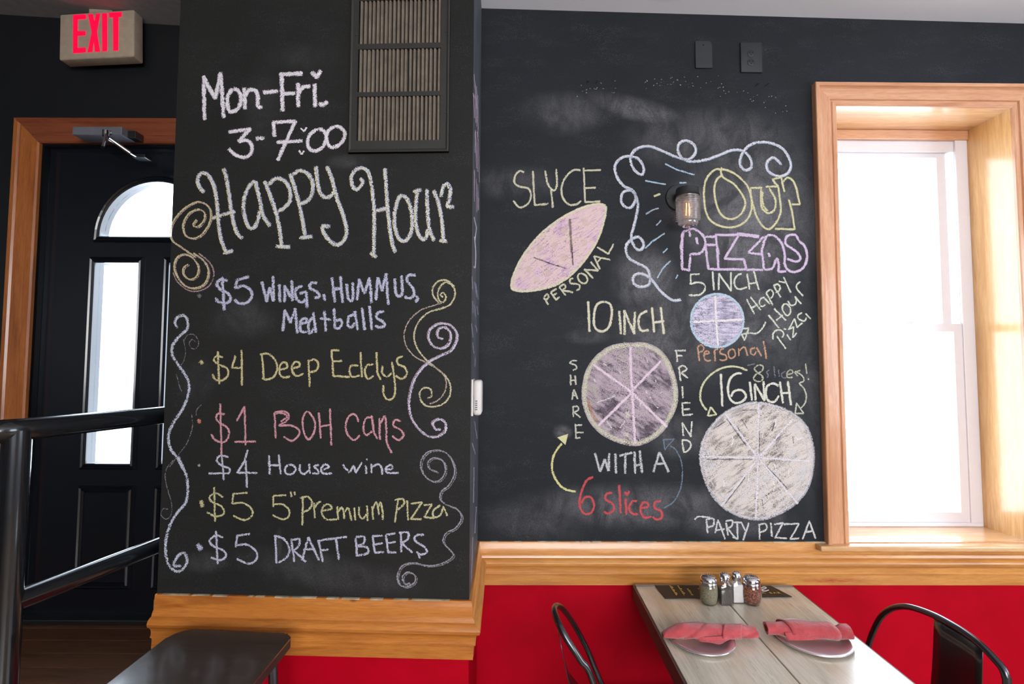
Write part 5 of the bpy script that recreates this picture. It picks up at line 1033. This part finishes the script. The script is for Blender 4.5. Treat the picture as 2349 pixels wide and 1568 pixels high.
# ------------------------------------------------------------------ chairs
def seat_and_legs(t, corners, back_dir, mat):
    """corners: back-near, back-far, front-far, front-near at seat height"""
    z = 0.45; bm = BM(); P = [Vector((c[0], c[1], z)) for c in corners]
    v, fs = hexa(bm, [p - Vector((0, 0, .012)) for p in P] + P); bev(bm, fs, 0.005, 3); s = obj('seat', bm, mat, t, smooth=50)
    c = sum(P, Vector()) / 4
    for p in P:
        q = c + (p - c) * 0.93; foot = c + (p - c) * 1.12; foot.z = 0
        bm = BM(); tube(bm, [q - Vector((0, 0, .012)), foot], [0.014, 0.012], 10, 0.6); obj('leg', bm, mat, t, smooth=50)
    for a, b in ((0, 2), (1, 3)):
        pa = c + (P[a] - c) * 1.05; pb = c + (P[b] - c) * 1.05; pa.z = pb.z = 0.2
        bm = BM(); tube(bm, [pa, (pa + pb) / 2 + Vector((0, 0, .02 if a else .0)), pb], 0.006, 8); obj('brace', bm, mat, t)
# right chair
XC = 1.15
hp = [(295, 820), (370, 600), (470, 420), (600, 320), (750, 290), (900, 310), (1150, 400), (1400, 530), (1600, 655), (1800, 815), (1980, 1000), (2075, 1120), (2115, 1240), (2125, 1330)]
Hh = [atx(1940 + x / 5.743, 1340 + y / 5.743, XC) for x, y in hp]
def lean(v): return Vector((v.x, v.y, v.z))
chR = thing('metal_chair', (XC - 0.2, 1.35, 0), 'dark metal cafe chair right of the table, its wide back splat showing', 'chair')
far0 = Vector((XC - 0.035, Hh[0].y + 0.02, 0.44)); near0 = Vector((XC - 0.035, Hh[-1].y - 0.015, 0.44))
path = cat([far0, far0.lerp(Hh[0], .5)] + Hh + [near0.lerp(Hh[-1], .5), near0], n=6)
bm = BM(); tube(bm, path, 0.0085, 14); obj('back_hoop', bm, M_gunmetal, chR, smooth=60)
sp = [atx(1940 + x / 5.743, 1340 + y / 5.743, XC) for x, y in ((1170, 425), (1810, 845), (1665, 1309), (1040, 1309))]
d0 = (sp[3] - sp[0]); d1 = (sp[2] - sp[1]); k0 = (sp[0].z - 0.46) / (-d0.z); k1 = (sp[1].z - 0.46) / (-d1.z)
b0 = Vector((XC - .02, sp[0].y + (sp[3].y - sp[0].y) * 1.25, .45)); b1 = Vector((XC - .02, sp[1].y + (sp[2].y - sp[1].y) * 1.25, .45))
bm = BM(); n = 10; R = []
for i in range(n + 1):
    t = i / n; a = sp[0].lerp(b0, t); b = sp[1].lerp(b1, t); row = []
    for j in range(7): s = j / 6; p = a.lerp(b, s); p.x += 0.012 * math.sin(PI * t) + 0.006 * math.sin(PI * s); row.append(bm.verts.new(p))
    R.append(row)
for a, b in zip(R, R[1:]):
    for j in range(6): bm.faces.new((a[j], a[j + 1], b[j + 1], b[j]))
o = obj('splat', bm, M_blackmetal, chR, smooth=60); md = o.modifiers.new('thickness', 'SOLIDIFY'); md.thickness = 0.002
seat_and_legs(chR, ((XC - .03, near0.y), (XC - .03, far0.y), (XC - .37, far0.y - .01), (XC - .37, near0.y + .01)), 1, M_gunmetal)
# left chair
hl = [(1362, 1568, 1.29), (1331, 1513, 1.29), (1302, 1468, 1.30), (1284, 1435, 1.32), (1273, 1408, 1.37), (1272, 1394, 1.42), (1279, 1389, 1.457), (1291, 1396, 1.50), (1307, 1417, 1.56), (1323, 1443, 1.60), (1346, 1487, 1.62), (1366, 1535, 1.62), (1381, 1570, 1.62)]
HL = [aty(a, b, y) for a, b, y in hl]
chL = thing('metal_chair', (0.48, 1.45, 0), 'dark metal cafe chair left of the table, seen edge-on', 'chair')
n0 = Vector((0.30, 1.28, 0.46)); f0 = Vector((0.33, 1.63, 0.46))
path = cat([n0] + HL + [f0], n=6)
bm = BM(); tube(bm, path, 0.0085, 14); obj('back_hoop', bm, M_gunmetal, chL, smooth=60)
s0 = aty(1284, 1462, 1.42); s1 = aty(1306, 1568, 1.42); s2 = aty(1283, 1462, 1.49)
bm = BM(); R = []
for i in range(11):
    t = i / 10; top = s0.lerp(Vector((0.30, 1.42, .46)), 0); 
    z = s0.z + (0.46 - s0.z) * t; k = (s0.z - z) / max(1e-6, (s0.z - s1.z))
    x = s0.x + (s1.x - s0.x) * min(k, 1) + max(0, k - 1) * 0.10
    hw = 0.028 + 0.035 * t
    R.append([bm.verts.new((x, 1.445 + hw * s, z)) for s in (-1, 0, 1)])
for a, b in zip(R, R[1:]):
    for j in range(2): bm.faces.new((a[j], a[j + 1], b[j + 1], b[j]))
o = obj('splat', bm, M_gunmetal, chL, smooth=60); md = o.modifiers.new('thickness', 'SOLIDIFY'); md.thickness = 0.002
seat_and_legs(chL, ((.30, 1.28), (.33, 1.63), (.68, 1.62), (.66, 1.29)), 1, M_gunmetal)

# stool by the pillar
zS = 0.86
M_stool = wood('dark_oak_seat', (0.030, 0.021, 0.015, 1), (0.075, 0.052, 0.038, 1), 'x', rough=0.2, coat=1.0, scale=1.6, knots=False, bump=0.2)
r0_, r1_ = atz(418, 1440, zS), atz(640, 1452, zS); q0_ = atz(252, 1556, zS); q1_ = atz(590, 1558, zS)
X0 = (atz(395, 1457, zS).x + q0_.x) / 2; X1 = (atz(657, 1475, zS).x + atz(585, 1562, zS).x) / 2; Y1 = r0_.y; Y1b = r1_.y; Y0 = q0_.y - 0.05
stool = thing('bar_stool', ((X0 + X1) / 2, (Y0 + Y1) / 2, 0), 'dark wood-topped bar stool with rounded corners in front of the pillar', 'stool')
L = rounded(X0, X1, Y0, Y1, (.03, .03, .028, .05), 8)
L = [(x, y - (Y1 - Y1b) * (x - X0) / (X1 - X0) * (y - Y0) / (Y1 - Y0)) for x, y in L]
bm = BM(); lo = [bm.verts.new((x, y, zS - .024)) for x, y in L]; hi = [bm.verts.new((x, y, zS)) for x, y in L]
top = bm.faces.new(hi); bm.faces.new(lo[::-1]).material_index = 1
for i in range(len(L)): bm.faces.new((lo[i], lo[(i + 1) % len(L)], hi[(i + 1) % len(L)], hi[i])).material_index = 1
bmesh.ops.bevel(bm, geom=list(top.edges), offset=0.003, segments=2, affect='EDGES'); obj('seat', bm, [M_stool, simple('dark_seat_edge', (0.022, 0.014, 0.013, 1), 0.55)], stool, smooth=40)
bm = BM(); box(bm, X0 + .03, X1 - .02, Y0 + .03, Y1 - .045, zS - .05, zS - .024, 0.004); obj('apron', bm, M_gunmetal, stool)
cx, cy = (X0 + X1) / 2, (Y0 + Y1 - .02) / 2
for sx, sy in ((-1, -1), (-1, 1), (1, -1), (1, 1)):
    tp = Vector((cx + sx * 0.118, cy + sy * 0.085, zS - .03)); ft_ = Vector((cx + sx * 0.15, cy + sy * 0.115, 0))
    bm = BM(); tube(bm, [tp, ft_], [0.012, 0.011], 8, 0.7); obj('leg', bm, M_gunmetal, stool, smooth=40)
for z in (0.30, 0.62):
    k = (zS - z) / zS; ax_ = .118 + .032 * k; ay_ = .085 + .03 * k
    C4 = [Vector((cx + sx * ax_, cy + sy * ay_, z)) for sx, sy in ((-1, -1), (1, -1), (1, 1), (-1, 1))]
    for i in range(4):
        bm = BM(); tube(bm, [C4[i], C4[(i + 1) % 4]], 0.007, 8); obj('rung', bm, M_gunmetal, stool)

# railing
YP = 1.14
pp = aty(40, 984, YP); zR = pp.z; pr = aty(372, 953, 1.5)
zR = (pp.z + pr.z) / 2; xp = pp.x; slope = (pr.x - xp) / (1.5 - YP)
rail_end = Vector((AL.x - 0.001, YP + (AL.x - xp) / slope, zR)) if slope > 0.05 else Vector((pr.x, 2.1, zR))
lowp = aty(48, 1392, YP); lowr = aty(366, 1246, 1.5); zl = (lowp.z + lowr.z) / 2
rg = thing('handrail', (xp, YP, 0), 'black painted steel pipe railing beside the door landing', 'railing')
RP = 0.026
bm = BM(); tube(bm, cat([rail_end, Vector((xp + slope * .30, YP + .30, zR)), Vector((xp + slope * .03, YP + .03, zR)), Vector((xp - .025, YP - .03, zR - .004)), Vector((xp - .10, YP - .09, zR - .05)), Vector((xp - .22, YP - .2, zR - .16)), Vector((xp - .50, YP - .45, zR - .44))], n=8), RP, 20); obj('top_rail', bm, M_pipe, rg, smooth=60)
bm = BM(); tube(bm, [Vector((xp, YP, zLand)), Vector((xp, YP, zR))], RP, 20); obj('post', bm, M_pipe, rg, smooth=60)
le = Vector((rail_end.x, rail_end.y, zl))
bm = BM(); tube(bm, [le, Vector((xp, YP, zl))], RP * .9, 20); obj('mid_rail', bm, M_pipe, rg, smooth=60)
bm = BM(); tube(bm, cat([Vector((xp, YP, zl - .03)), Vector((xp - .12, YP - .10, zl - .10)), Vector((xp - .50, YP - .45, zl - .44))], n=8), RP * .9, 20); obj('lower_rail', bm, M_pipe, rg, smooth=60)
bm = BM(); lathe(bm, [(0.05, 0), (0.05, .008), (.03, .01)], Matrix.Translation((xp - .006, YP, zLand)), 24); obj('flange', bm, M_pipe, rg)
